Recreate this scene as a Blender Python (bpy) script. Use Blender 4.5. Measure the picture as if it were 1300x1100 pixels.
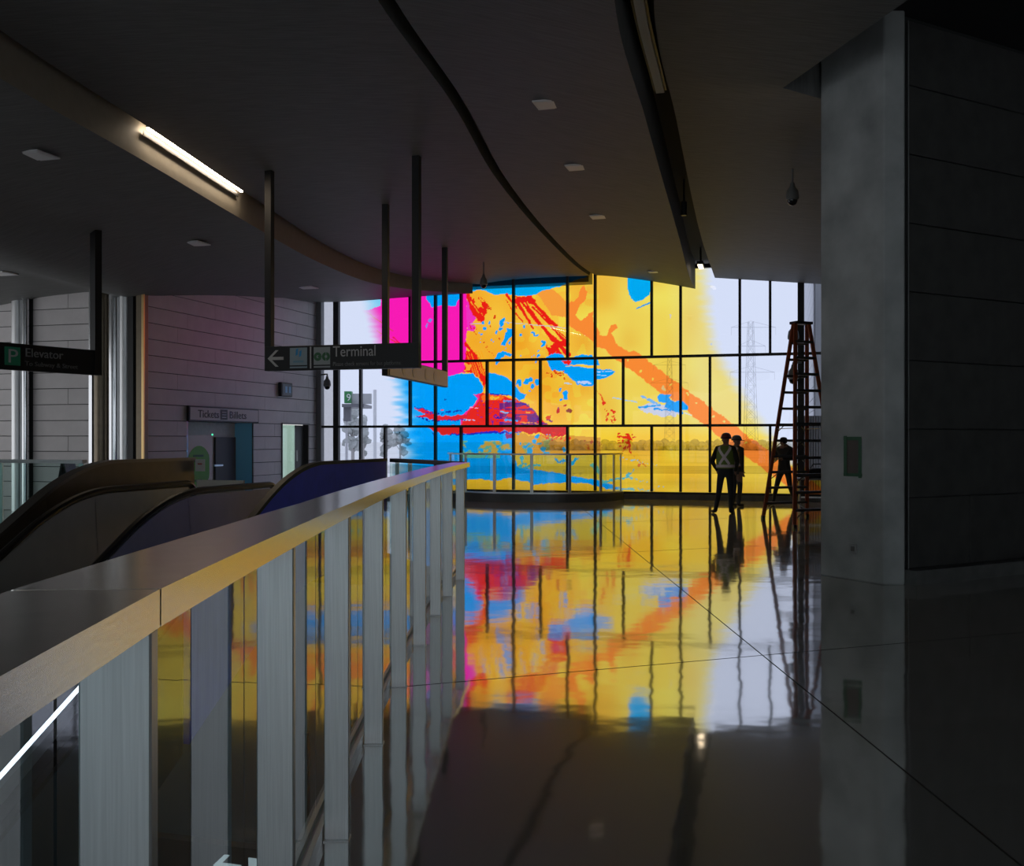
import bpy, bmesh, math, random
import numpy as np
from mathutils import Vector, Matrix

for o in list(bpy.data.objects):
    bpy.data.objects.remove(o, do_unlink=True)
SC = bpy.context.scene
COL = SC.collection
random.seed(7)
R = math.radians

# ------------------------------------------------------------------ camera
EYE = 1.55
cam_d = bpy.data.cameras.new('camera')
cam_d.lens = 36.0
cam_d.sensor_width = 36.0
cam_d.shift_y = 8.0 / 1300.0
cam_d.clip_end = 2000
cam = bpy.data.objects.new('camera', cam_d)
cam.location = (0, 0, EYE)
cam.rotation_euler = (R(90), 0, 0)
COL.objects.link(cam)
SC.camera = cam

# ------------------------------------------------------------------ sky, exposure
world = bpy.data.worlds.new('overcast_sky')
SC.world = world
world.use_nodes = True
bg = world.node_tree.nodes['Background']
bg.inputs['Color'].default_value = (0.93, 0.96, 1.0, 1)
bg.inputs['Strength'].default_value = 1.08
SC.view_settings.view_transform = 'Standard'
SC.view_settings.look = 'None'
SC.view_settings.gamma = 1.0
SC.view_settings.exposure = 0.0
SC.view_settings.use_curve_mapping = False
SC.cycles.max_bounces = 8
SC.cycles.diffuse_bounces = 4
SC.cycles.glossy_bounces = 5
SC.cycles.transparent_max_bounces = 16
SC.cycles.caustics_reflective = True
SC.cycles.blur_glossy = 0.6
SC.cycles.sample_clamp_indirect = 4.0
SC.cycles.caustics_refractive = False

# ------------------------------------------------------------------ frames of reference
# building frame: origin on the art window's foot, e1 along that window, e2 out of it
O2 = np.array([-1.247, 27.95]); E1 = np.array([0.9613, -0.2752]); E2 = np.array([0.2752, 0.9613])
ANG = math.atan2(E1[1], E1[0])
def W2(a, b):
    p = O2 + a * E1 + b * E2
    return (float(p[0]), float(p[1]))
def W3(a, b, z):
    p = W2(a, b); return (p[0], p[1], z)
def AB(x, y):
    d = np.array([x, y]) - O2
    return float(d @ E1), float(d @ E2)

# ------------------------------------------------------------------ materials
def lin(c):
    return tuple(((v / 255 / 12.92) if v / 255 <= 0.04045 else ((v / 255 + 0.055) / 1.055) ** 2.4) for v in c)
MATS = {}
def mat(name, col, rough=0.5, metal=0.0, spec=None, noise=0.0, nscale=8.0, stretch=(1, 1, 1), bump=0.0, bscale=60.0, emit=None, ior=None, aniso=None):
    if name in MATS: return MATS[name]
    m = bpy.data.materials.new(name); m.use_nodes = True
    nt = m.node_tree; b = nt.nodes['Principled BSDF']
    b.inputs['Base Color'].default_value = (*col, 1)
    b.inputs['Roughness'].default_value = rough
    b.inputs['Metallic'].default_value = metal
    if spec is not None: b.inputs['Specular IOR Level'].default_value = spec
    if ior is not None: b.inputs['IOR'].default_value = ior
    if aniso is not None: b.inputs['Anisotropic'].default_value = aniso
    if noise or bump:
        tc = nt.nodes.new('ShaderNodeTexCoord'); mp = nt.nodes.new('ShaderNodeMapping')
        mp.inputs['Scale'].default_value = stretch
        nt.links.new(tc.outputs['Object'], mp.inputs['Vector'])
    if noise:
        nz = nt.nodes.new('ShaderNodeTexNoise'); nz.inputs['Scale'].default_value = nscale; nz.inputs['Detail'].default_value = 5
        nt.links.new(mp.outputs['Vector'], nz.inputs['Vector'])
        mr = nt.nodes.new('ShaderNodeMapRange')
        mr.inputs['From Min'].default_value = 0.3; mr.inputs['From Max'].default_value = 0.7
        mr.inputs['To Min'].default_value = 1 - noise; mr.inputs['To Max'].default_value = 1 + noise
        nt.links.new(nz.outputs['Fac'], mr.inputs['Value'])
        mx = nt.nodes.new('ShaderNodeVectorMath'); mx.operation = 'SCALE'
        mx.inputs[0].default_value = col
        nt.links.new(mr.outputs['Result'], mx.inputs['Scale'])
        nt.links.new(mx.outputs['Vector'], b.inputs['Base Color'])
    if bump:
        nb = nt.nodes.new('ShaderNodeTexNoise'); nb.inputs['Scale'].default_value = bscale; nb.inputs['Detail'].default_value = 3
        nt.links.new(mp.outputs['Vector'], nb.inputs['Vector'])
        bp = nt.nodes.new('ShaderNodeBump'); bp.inputs['Strength'].default_value = bump; bp.inputs['Distance'].default_value = 0.01
        nt.links.new(nb.outputs['Fac'], bp.inputs['Height'])
        nt.links.new(bp.outputs['Normal'], b.inputs['Normal'])
    if emit:
        b.inputs['Emission Color'].default_value = (*emit[0], 1); b.inputs['Emission Strength'].default_value = emit[1]
    MATS[name] = m
    return m

def glass_mat(name, tint, ior=1.5, attr=None, refl=1.0):
    m = bpy.data.materials.new(name); m.use_nodes = True
    nt = m.node_tree
    for n in list(nt.nodes): nt.nodes.remove(n)
    out = nt.nodes.new('ShaderNodeOutputMaterial'); mix = nt.nodes.new('ShaderNodeMixShader')
    tr = nt.nodes.new('ShaderNodeBsdfTransparent'); gl = nt.nodes.new('ShaderNodeBsdfGlossy')
    gl.inputs['Roughness'].default_value = 0.0; gl.inputs['Color'].default_value = (refl, refl, refl, 1)
    fr = nt.nodes.new('ShaderNodeFresnel')
    # a thin pane reflects alike from both sides: undo the node's inversion on back faces
    gm = nt.nodes.new('ShaderNodeNewGeometry'); ma = nt.nodes.new('ShaderNodeMath'); ma.operation = 'MULTIPLY_ADD'; ma.inputs[1].default_value = -2.0; ma.inputs[2].default_value = 1.0
    pw = nt.nodes.new('ShaderNodeMath'); pw.operation = 'POWER'; pw.inputs[0].default_value = ior
    nt.links.new(gm.outputs['Backfacing'], ma.inputs[0]); nt.links.new(ma.outputs[0], pw.inputs[1]); nt.links.new(pw.outputs[0], fr.inputs['IOR'])
    tr.inputs['Color'].default_value = (*tint, 1)
    if attr:
        at = nt.nodes.new('ShaderNodeAttribute'); at.attribute_name = attr
        nt.links.new(at.outputs['Color'], tr.inputs['Color'])
    nt.links.new(fr.outputs['Fac'], mix.inputs['Fac'])
    nt.links.new(tr.outputs['BSDF'], mix.inputs[1]); nt.links.new(gl.outputs['BSDF'], mix.inputs[2])
    nt.links.new(mix.outputs['Shader'], out.inputs['Surface'])
    MATS[name] = m
    return m

# polished concrete floor
def floor_material():
    m = bpy.data.materials.new('polished_concrete'); m.use_nodes = True
    nt = m.node_tree; b = nt.nodes['Principled BSDF']
    tc = nt.nodes.new('ShaderNodeTexCoord')
    n1 = nt.nodes.new('ShaderNodeTexNoise'); n1.inputs['Scale'].default_value = 1.3; n1.inputs['Detail'].default_value = 8
    nt.links.new(tc.outputs['Object'], n1.inputs['Vector'])
    n2 = nt.nodes.new('ShaderNodeTexNoise'); n2.inputs['Scale'].default_value = 90; n2.inputs['Detail'].default_value = 2
    nt.links.new(tc.outputs['Object'], n2.inputs['Vector'])
    ad = nt.nodes.new('ShaderNodeMath'); ad.operation = 'MULTIPLY_ADD'; ad.inputs[1].default_value = 0.35
    nt.links.new(n2.outputs['Fac'], ad.inputs[0]); nt.links.new(n1.outputs['Fac'], ad.inputs[2])
    cr = nt.nodes.new('ShaderNodeValToRGB')
    cr.color_ramp.elements[0].position = 0.45; cr.color_ramp.elements[0].color = (0.30, 0.29, 0.265, 1)
    cr.color_ramp.elements[1].position = 0.9; cr.color_ramp.elements[1].color = (0.48, 0.47, 0.44, 1)
    nt.links.new(ad.outputs[0], cr.inputs['Fac']); nt.links.new(cr.outputs['Color'], b.inputs['Base Color'])
    b.inputs['Roughness'].default_value = 0.06
    b.inputs['IOR'].default_value = 9.0
    n3 = nt.nodes.new('ShaderNodeTexNoise'); n3.inputs['Scale'].default_value = 1.6; n3.inputs['Detail'].default_value = 2.5
    nt.links.new(tc.outputs['Object'], n3.inputs['Vector'])
    bp = nt.nodes.new('ShaderNodeBump'); bp.inputs['Strength'].default_value = 0.5; bp.inputs['Distance'].default_value = 0.006
    nt.links.new(n3.outputs['Fac'], bp.inputs['Height']); nt.links.new(bp.outputs['Normal'], b.inputs['Normal'])
    MATS['floor'] = m
    return m
M_FLOOR = floor_material()
M_CEIL = mat('ceiling_slat_panel', (0.165, 0.165, 0.16), 0.62, noise=0.18, nscale=3.0, stretch=(1, 14, 1), spec=0.35)
M_SLAB = mat('dark_roof_slab', (0.03, 0.03, 0.03), 0.8)
M_FASCIA = mat('fascia_plaster', (0.30, 0.27, 0.22), 0.6, noise=0.05)
M_CONC = mat('pillar_concrete', (0.43, 0.44, 0.43), 0.75, noise=0.28, nscale=1.7, bump=0.15, bscale=25)
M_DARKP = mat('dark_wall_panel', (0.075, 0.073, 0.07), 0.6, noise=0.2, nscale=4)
M_CURB = mat('concrete_curb', (0.16, 0.16, 0.155), 0.7, noise=0.2, nscale=5)
M_LPANEL = mat('pale_wall_panel', (0.66, 0.62, 0.62), 0.42, noise=0.06, nscale=3)
M_WALL = mat('wall_backing', (0.05, 0.05, 0.05), 0.8)
M_STEEL = mat('brushed_steel', (0.78, 0.785, 0.79), 0.42, 1.0, noise=0.08, nscale=4, stretch=(60, 60, 1.2))
M_RAIL = mat('rail_cap_steel', (0.78, 0.75, 0.70), 0.22, 1.0, noise=0.07, nscale=6, stretch=(3, 3, 60))
M_ESC = mat('escalator_steel', (0.46, 0.45, 0.43), 0.36, 0.5, noise=0.08, nscale=3)
M_BRONZE = mat('bronze_clad', (0.20, 0.165, 0.12), 0.38, 0.85, noise=0.08)
M_POLISH = mat('polished_steel', (0.75, 0.76, 0.78), 0.16, 1.0)
M_BLACK = mat('black_paint', (0.012, 0.012, 0.013), 0.45)
M_RUBBER = mat('black_rubber', (0.010, 0.010, 0.010), 0.35)
M_FRAME = mat('dark_window_frame', (0.022, 0.020, 0.020), 0.5)
M_JAMB = mat('grey_jamb', (0.22, 0.22, 0.23), 0.5)
M_BLUE = mat('blue_board', (0.10, 0.12, 0.85), 0.5, noise=0.06)
M_WHITE = mat('white_print', (0.75, 0.77, 0.78), 0.5)
M_GREYTXT = mat('grey_lettering', (0.52, 0.52, 0.52), 0.5)
M_GREEN = mat('green_print', (0.03, 0.30, 0.16), 0.5)
M_LGREEN = mat('bright_green_print', (0.14, 0.52, 0.03), 0.5)
M_TILE = mat('pale_tile_print', (0.45, 0.55, 0.60), 0.5)
M_SKY = mat('blue_print', (0.03, 0.30, 0.62), 0.5)
M_SIGNGREY = mat('sign_grey', (0.66, 0.65, 0.65), 0.5)
M_LIGHTBOX = mat('panel_light_off', (0.78, 0.78, 0.78), 0.5)
M_GLASS = glass_mat('clear_guard_glass', (0.80, 0.90, 0.88), 1.52)
M_GLASSD = glass_mat('guard_glass_tinted', (0.62, 0.78, 0.80), 2.0)
M_ART = glass_mat('film_on_glass', (1, 1, 1), 1.45, attr='film')
M_LED = mat('led_strip', (1, 1, 1), 0.5, emit=((0.82, 0.85, 1.0), 5.0))
M_WARM = mat('warm_lamp_diffuser', (1, 1, 1), 0.5, emit=((1.0, 0.80, 0.60), 9.0))

# ------------------------------------------------------------------ object helpers
WL = {}
def world_of(o):
    return WL.get(o.name, Vector((0, 0, 0))) if o else Vector((0, 0, 0))
def tag(o, label=None, cat=None, group=None, kind=None):
    if label: o['label'] = label
    if cat: o['category'] = cat
    if group: o['group'] = group
    if kind: o['kind'] = kind
    return o
def empty(name, loc, label=None, cat=None, group=None, kind=None, parent=None):
    o = bpy.data.objects.new(name, None); COL.objects.link(o)
    o.empty_display_size = 0.2
    loc = Vector(loc)
    o.location = loc - world_of(parent); WL[o.name] = loc
    if parent: o.parent = parent
    return tag(o, label, cat, group, kind)

class MB:
    def __init__(s):
        s.v = []; s.f = []; s.m = []; s.cur = 0
    def face(s, idx): s.f.append(tuple(idx)); s.m.append(s.cur)
    def box(s, c, size, rz=0.0, taper=None):
        hx, hy, hz = size[0] / 2, size[1] / 2, size[2] / 2
        ca, sa = math.cos(rz), math.sin(rz); n = len(s.v)
        for dz in (-1, 1):
            for dx, dy in ((-1, -1), (1, -1), (1, 1), (-1, 1)):
                x, y = dx * hx, dy * hy
                s.v.append((c[0] + x * ca - y * sa, c[1] + x * sa + y * ca, c[2] + dz * hz))
        for q in ((0, 3, 2, 1), (4, 5, 6, 7), (0, 1, 5, 4), (1, 2, 6, 5), (2, 3, 7, 6), (3, 0, 4, 7)):
            s.face([n + i for i in q])
        return s
    def bar(s, p, q, w, h, up=(0, 0, 1)):
        p, q = Vector(p), Vector(q); d = (q - p).normalized(); up = Vector(up)
        if abs(d.dot(up)) > 0.98: up = Vector((0, 1, 0))
        r = d.cross(up).normalized() * (w / 2); u = r.cross(d).normalized() * (h / 2); n = len(s.v)
        for e in (p, q):
            for a, b in ((-1, -1), (1, -1), (1, 1), (-1, 1)):
                s.v.append(tuple(e + r * a + u * b))
        for f in ((0, 3, 2, 1), (4, 5, 6, 7), (0, 1, 5, 4), (1, 2, 6, 5), (2, 3, 7, 6), (3, 0, 4, 7)):
            s.face([n + i for i in f])
        return s
    def tube(s, pts, r, seg=8, caps=True):
        pts = [Vector(p) for p in pts]; n0 = len(s.v); prev = None
        rr = r if hasattr(r, '__len__') else [r] * len(pts)
        for i, p in enumerate(pts):
            d = (pts[min(i + 1, len(pts) - 1)] - pts[max(i - 1, 0)]).normalized()
            if prev is None:
                a = Vector((0, 0, 1)) if abs(d.z) < 0.9 else Vector((1, 0, 0))
                u = d.cross(a).normalized()
            else:
                u = (prev - d * prev.dot(d)).normalized()
            prev = u; w = d.cross(u)
            for k in range(seg):
                t = 2 * math.pi * k / seg
                s.v.append(tuple(p + (u * math.cos(t) + w * math.sin(t)) * rr[i]))
        for i in range(len(pts) - 1):
            for k in range(seg):
                a = n0 + i * seg + k; b = n0 + i * seg + (k + 1) % seg
                s.face((a, b, b + seg, a + seg))
        if caps:
            s.face(range(n0 + seg - 1, n0 - 1, -1)); e = n0 + (len(pts) - 1) * seg
            s.face(range(e, e + seg))
        return s
    def lathe(s, c, prof, seg=20, sx=1, sy=1):
        n0 = len(s.v)
        for r, z in prof:
            for k in range(seg):
                t = 2 * math.pi * k / seg
                s.v.append((c[0] + r * sx * math.cos(t), c[1] + r * sy * math.sin(t), c[2] + z))
        for i in range(len(prof) - 1):
            for k in range(seg):
                a = n0 + i * seg + k; b = n0 + i * seg + (k + 1) % seg
                s.face((a, b, b + seg, a + seg))
        s.face(range(n0 + seg - 1, n0 - 1, -1)); e = n0 + (len(prof) - 1) * seg
        s.face(range(e, e + seg))
        return s
    def prism(s, poly, axis_o, ax, ay, an, t):
        """polygon (2-D) on plane o + x*ax + y*ay, thickness t along an"""
        o, ax, ay, an = Vector(axis_o), Vector(ax), Vector(ay), Vector(an); n = len(s.v); k = len(poly)
        for tt in (0, t):
            for x, y in poly: s.v.append(tuple(o + ax * x + ay * y + an * tt))
        s.face(range(n + k - 1, n - 1, -1)); s.face(range(n + k, n + 2 * k))
        for i in range(k):
            j = (i + 1) % k; s.face((n + i, n + j, n + k + j, n + k + i))
        return s
    def ribbon(s, rows):
        """strip of quads through rows of equal length"""
        n0 = len(s.v); k = len(rows[0])
        for r in rows: s.v.extend([tuple(p) for p in r])
        for i in range(len(rows) - 1):
            for j in range(k - 1):
                a = n0 + i * k + j; s.face((a, a + 1, a + k + 1, a + k))
        return s
    def sweep(s, path, prof, up=(0, 0, 1), closed_prof=True):
        """profile (across, up) swept along a path"""
        path = [Vector(p) for p in path]; up = Vector(up); n0 = len(s.v); k = len(prof)
        for i, p in enumerate(path):
            d = (path[min(i + 1, len(path) - 1)] - path[max(i - 1, 0)]).normalized()
            r = d.cross(up).normalized(); u = r.cross(d).normalized()
            for a, b in prof: s.v.append(tuple(p + r * a + u * b))
        for i in range(len(path) - 1):
            for j in range(k if closed_prof else k - 1):
                a = n0 + i * k + j; b = n0 + i * k + (j + 1) % k
                s.face((a, a + k, b + k, b))
        if closed_prof:
            s.face(range(n0, n0 + k)); e = n0 + (len(path) - 1) * k
            s.face(range(e + k - 1, e - 1, -1))
        return s
    def build(s, name, mats, parent=None, smooth=False, label=None, cat=None, group=None, kind=None, bevel=0, fix=True):
        me = bpy.data.meshes.new(name)
        V = np.array(s.v, dtype=float); lo, hi = V.min(0), V.max(0)
        c = Vector(((lo[0] + hi[0]) / 2, (lo[1] + hi[1]) / 2, lo[2]))
        me.from_pydata([tuple(v) for v in (V - np.array(c))], [], s.f)
        if not isinstance(mats, (list, tuple)): mats = [mats]
        for m in mats: me.materials.append(m)
        if len(mats) > 1: me.polygons.foreach_set('material_index', s.m)
        if fix or bevel:
            bm = bmesh.new(); bm.from_mesh(me)
            bmesh.ops.recalc_face_normals(bm, faces=bm.faces)
            if bevel:
                bmesh.ops.bevel(bm, geom=[e for e in bm.edges if len(e.link_faces) == 2 and e.calc_face_angle() > 0.6], offset=bevel, segments=1, affect='EDGES', clamp_overlap=True)
            bm.to_mesh(me); bm.free()
        if smooth:
            me.polygons.foreach_set('use_smooth', [True] * len(me.polygons))
            try: me.set_sharp_from_angle(angle=R(40))
            except Exception: pass
        o = bpy.data.objects.new(name, me); COL.objects.link(o)
        o.location = c - world_of(parent); WL[o.name] = c
        if parent: o.parent = parent
        return tag(o, label, cat, group, kind)

BOXC = {}
def piece(name, size, c, rz, m, parent, bev=0.004):
    """a chamfered block; alike blocks share their mesh"""
    key = (tuple(round(x, 3) for x in size), m.name, bev)
    if key not in BOXC:
        me = bpy.data.meshes.new(name)
        b = MB().box((0, 0, 0), size); me.from_pydata(b.v, [], b.f); me.materials.append(m)
        bm = bmesh.new(); bm.from_mesh(me); bmesh.ops.recalc_face_normals(bm, faces=bm.faces)
        if bev: bmesh.ops.bevel(bm, geom=list(bm.edges), offset=bev, segments=1, affect='EDGES', clamp_overlap=True)
        bm.to_mesh(me); bm.free(); BOXC[key] = me
    o = bpy.data.objects.new(name, BOXC[key]); COL.objects.link(o)
    c = Vector(c); o.location = c - world_of(parent); o.rotation_euler = (0, 0, rz); WL[o.name] = c
    if parent: o.parent = parent
    return o

def text(name, body, size, loc, right, m, parent, align='LEFT', normal=None, sx=1.0, depth=0.004, width=None):
    cu = bpy.data.curves.new(name, 'FONT'); cu.body = body; cu.size = size; cu.align_x = align; cu.extrude = depth
    cu.resolution_u = 3
    t = bpy.data.objects.new(name, cu); COL.objects.link(t)
    bpy.context.view_layer.update()
    me = bpy.data.meshes.new_from_object(t.evaluated_get(bpy.context.evaluated_depsgraph_get()))
    bpy.data.objects.remove(t, do_unlink=True); bpy.data.curves.remove(cu)
    if width: sx = width / max(1e-4, max(v.co.x for v in me.vertices))
    r = Vector(right).normalized(); u = Vector((0, 0, 1)); n = r.cross(u)
    mx = Matrix((r * sx, u, n)).transposed().to_4x4()
    me.transform(mx)
    me.materials.clear(); me.materials.append(m)
    o = bpy.data.objects.new(name, me); COL.objects.link(o)
    loc = Vector(loc); o.location = loc - world_of(parent); WL[o.name] = loc
    if parent: o.parent = parent
    return o

e1 = Vector((E1[0], E1[1], 0)); e2 = Vector((E2[0], E2[1], 0)); UP = Vector((0, 0, 1))

# ================================================================== STRUCTURE
# ---- railing line (post centres), measured along the walkway
RY = [-9.0, -6.0, -3.0, -1.2, 0.1, 1.38, 2.68, 3.97, 5.21, 6.40, 7.69, 9.0, 10.1, 11.3, 11.9]
RX = [0.95, 0.33, -0.10, -0.30, -0.42, -0.53, -0.617, -0.678, -0.703, -0.706, -0.694, -0.672, -0.635, -0.572, -0.535]
def rail_x(y):
    i = max(1, min(len(RY) - 3, int(np.searchsorted(RY, y)) - 1))
    ys = RY[i - 1:i + 3]; xs = RX[i - 1:i + 3]
    tot = 0
    for j in range(4):
        t = xs[j]
        for k in range(4):
            if k != j: t *= (y - ys[k]) / (ys[j] - ys[k])
        tot += t
    return tot
def rail_t(y):
    d = Vector((rail_x(y + .02) - rail_x(y - .02), .04, 0)).normalized(); return d

# ---- floor with the escalator opening
SLAB_T = 0.45
BND_R = [(rail_x(y) - 0.14, y) for y in np.linspace(-7.0, 11.8, 42)]
hole = BND_R + [(-1.72, 14.0), (-4.55, 14.81), (-5.28, 12.75), (-8.6, 13.70), (-8.6, -7.0)]
wa, wb = 10.35, 0.12
outer = [(-15, -7.5), (11, -7.5), (11, 16.0)] + [W2(wa, -9.0), W2(wa, wb), W2(-4.6, wb), W2(-15, wb)]
bm = bmesh.new()
def loop(pts, z):
    vs = [bm.verts.new((p[0], p[1], z)) for p in pts]
    return vs, [bm.edges.new((vs[i], vs[(i + 1) % len(vs)])) for i in range(len(vs))]
ov, oe = loop(outer, 0); hv, he = loop(hole, 0)
bmesh.ops.triangle_fill(bm, use_beauty=True, use_dissolve=False, edges=oe + he)
for f in bm.faces:
    f.normal_update()
    if f.normal.z < 0: f.normal_flip()
low = [bm.verts.new((v.co.x, v.co.y, -SLAB_T)) for v in hv]
for i in range(len(hv)):
    j = (i + 1) % len(hv); bm.faces.new((hv[i], hv[j], low[j], low[i]))
me = bpy.data.meshes.new('floor'); bm.to_mesh(me); bm.free(); me.materials.append(M_FLOOR)
floor = bpy.data.objects.new('floor', me); COL.objects.link(floor)
tag(floor, 'dark polished concrete floor mirroring the coloured window', None, kind='structure')
M_JOINT = mat('saw_cut', (0.012, 0.012, 0.012), 0.8)
def joint(p, q, w=0.008):
    MB().bar((p[0], p[1], 0.0005), (q[0], q[1], 0.0005), w, 0.001).build('floor_joint', M_JOINT, floor)
joint((-0.66, 6.42), (4.6, 8.4)); joint((1.55, 24.5), (1.86, 3.0)); joint((1.86, 3.0), (1.95, -3)); joint((-0.5, 13.2), (3.6, 14.9))
joint((1.6, 19.0), (5.2, 20.5)); joint((1.9, 0.5), (10, 2.4))

# lower level
lo = MB(); lo.box((-4.3, 3.0, -4.62), (11.5, 26, 0.1))
lo.build('floor', mat('lower_floor', (0.22, 0.25, 0.27), 0.3, noise=0.2), label='dark lower level floor at the foot of the escalator', kind='structure')
lw = MB()
for (x0, y0, x1, y1) in ((-10, -9.5, -10, 15.6), (1.2, -9.5, 1.2, 15.6), (-10, 15.6, 1.2, 15.6), (-10, -9.5, 1.2, -9.5)):
    lw.bar((x0, y0, -2.55), (x1, y1, -2.55), 0.1, 4.1)
lw.build('wall_lower', mat('lower_wall', (0.30, 0.34, 0.37), 0.7), label='plain walls around the lower level under the opening', kind='structure')

# ---- ceiling: three long soffits with slots between, over a dark slab
slab = MB(); slab.box((-2.0, 6.0, 6.30), (28, 48, 0.3), 0)
# clip slab to building: one polygon prism
slab = MB()
sp = [(-15.2, -7.7), (11.2, -7.7), (11.2, 16.0), W2(wa + .2, -9.0), W2(wa + .2, 1.1), W2(-15, 1.1), (-15.2, 10)]
slab.prism(sp, (0, 0, 6.12), (1, 0, 0), (0, 1, 0), (0, 0, 1), 0.35)
slab.build('ceiling', M_SLAB, label='dark roof slab above the curved ceiling panels', kind='structure')

def curve_ab(pts):
    ab = sorted([AB(*p)[::-1] for p in pts])
    bs = np.array([q[0] for q in ab]); as_ = np.array([q[1] for q in ab])
    def f(b):
        # smooth (Catmull-Rom like) interpolation in b
        i = int(np.clip(np.searchsorted(bs, b) - 1, 0, len(bs) - 2))
        h = bs[i + 1] - bs[i]; t = (b - bs[i]) / h
        def tang(k):
            if k == 0: return (as_[1] - as_[0]) / (bs[1] - bs[0])
            if k == len(bs) - 1: return (as_[-1] - as_[-2]) / (bs[-1] - bs[-2])
            d0 = (as_[k] - as_[k - 1]) / (bs[k] - bs[k - 1]); d1 = (as_[k + 1] - as_[k]) / (bs[k + 1] - bs[k])
            return (d0 + d1) / 2
        m0, m1 = tang(i) * h, tang(i + 1) * h
        return float((2 * t**3 - 3 * t**2 + 1) * as_[i] + (t**3 - 2 * t**2 + t) * m0 + (-2 * t**3 + 3 * t**2) * as_[i + 1] + (t**3 - t**2) * m1)
    return f
cove = curve_ab([(-5.9, -16), (-5.6, 4), (-5.4, 10.8), (-5.05, 13.9), (-4.7, 17.5), (-4.05, 23.0), (-3.35, 25.6), (-2.4, 27.0), (-1.05, 27.85)])
bR = curve_ab([(-3.2, -16), (-2.35, 1), (-1.32, 10.02), (-.78, 13.03), (-.28, 16.8), (1.1, 23.5), (1.8, 26.2), (2.1, 27.1)])
cL = curve_ab([(-3.04, -16), (-2.18, 1), (-1.15, 10.02), (-.62, 13.03), (-.12, 16.8), (1.24, 23.5), (1.95, 26.2), (2.25, 27.0)])
cR = curve_ab([(-.3, -16), (0.2, 1), (.897, 8.97), (1.6, 12.27), (3.16, 19.4), (4.38, 25.0), (4.72, 26.3)])
dL = curve_ab([(.2, -16), (0.65, 1), (1.326, 9.575), (2.1, 13.1), (3.82, 20.7), (4.92, 25.1), (5.2, 26.2)])
dR_pts = [(6.0, -16), (5.0, 3.5), (3.55, 9.3), (3.03, 11.45), (4.75, 12.55), W2(wa, -11.0), W2(wa, -.02)]
_drab = sorted([AB(*p)[::-1] for p in dR_pts])
def dR(b): return float(np.interp(b, [q[0] for q in _drab], [q[1] for q in _drab]))

BROWS = sorted(set([round(x, 3) for x in np.linspace(-34.5, -4, 60)] + [round(x, 3) for x in np.linspace(-4, -0.06, 30)] + [q[0] for q in _drab if q[0] < -0.06]))
def soffit(name, fl, fr, zf, label, nt=14, top=6.125, rows=BROWS):
    m = MB(); grid = []
    for b in rows:
        l, r = fl(b), fr(b); row = []
        for k in range(nt + 1):
            t = k / nt; a = l + (r - l) * t; row.append(W3(a, b, zf(a, b, t)))
        grid.append(row)
    m.ribbon(grid)
    for side in (0, -1):
        m.ribbon([[g[side], (g[side][0], g[side][1], top)] for g in grid])
    m.ribbon([[p, (p[0], p[1], top)] for p in grid[-1]][::1])
    return m.build(name, M_CEIL, label=label, kind='structure', smooth=True, fix=False)
soffit('ceiling', lambda b: cove(b) + 0.16, bR, lambda a, b, t: 5.76 + 0.10 * math.sin(math.pi * min(t, .5)), 'wide dark ceiling panel carrying the hanging signs')
soffit('ceiling', cL, cR, lambda a, b, t: 5.86 - 0.46 * t ** 1.3, 'dark curved ceiling panel with a row of square lights')
soffit('ceiling', dL, dR, lambda a, b, t: 5.66 - 0.38 * (0.25 + .75 * np.clip((b + 20) / 18, 0, 1)) * t, 'dark ceiling panel over the ladder and pillar')
# low left ceiling
DT = [0, 1, 2.15, 3.2, 3.9, 4.6, 6, 8, 14]; DZ = [0, .11, .36, .78, .86, .66, .74, 1.0, 1.2]
def zA(a, b):
    ca = cove(b); d = ca - a
    if b > -4: d = min(d, math.hypot(ca - a, 0)) 
    f = float(np.interp(b, [-30, -8, -2, 0], [1.0, 1.0, 0.18, 0.10]))
    base = float(np.interp(b, [-9, -3, 0], [5.36, 5.42, 5.52]))
    return base - float(np.interp(d, DT, DZ)) * f
def softA(b):
    return -15.0 if b < -9.9 else -15.0
m = MB(); gA = []
for b in BROWS:
    ca = cove(b); row = []
    for k in range(41):
        t = k / 40; a = -14.5 + (ca + 14.5) * t; row.append(W3(a, b, zA(a, b)))
    gA.append(row)
m.ribbon(gA)
m.build('ceiling', M_CEIL, label='low dark curved ceiling over the ticket wall', kind='structure', smooth=True, fix=False)
m = MB()
m.ribbon([[W3(cove(b), b, zA(cove(b), b)), W3(cove(b), b, 6.125)] for b in BROWS])
m.build('trim_1', M_FASCIA, label='curved fascia lit from above by the linear lamp', kind='structure', smooth=True, fix=False)

# ---- pillar and dark wall on the right
pil = empty('wall_pillar', (3.9, 11.4, 0), 'square concrete pillar with a taped rectangle', kind='structure')
PC = [(3.53, 11.70), (3.96, 10.90), (4.18, 10.90), (4.55, 12.1), (3.72, 12.1)]
pm = MB(); pm.prism(PC, (0, 0, 0), (1, 0, 0), (0, 1, 0), (0, 0, 1), 6.12)
pm.build('concrete_shaft', M_CONC, pil, bevel=0.012)

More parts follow.
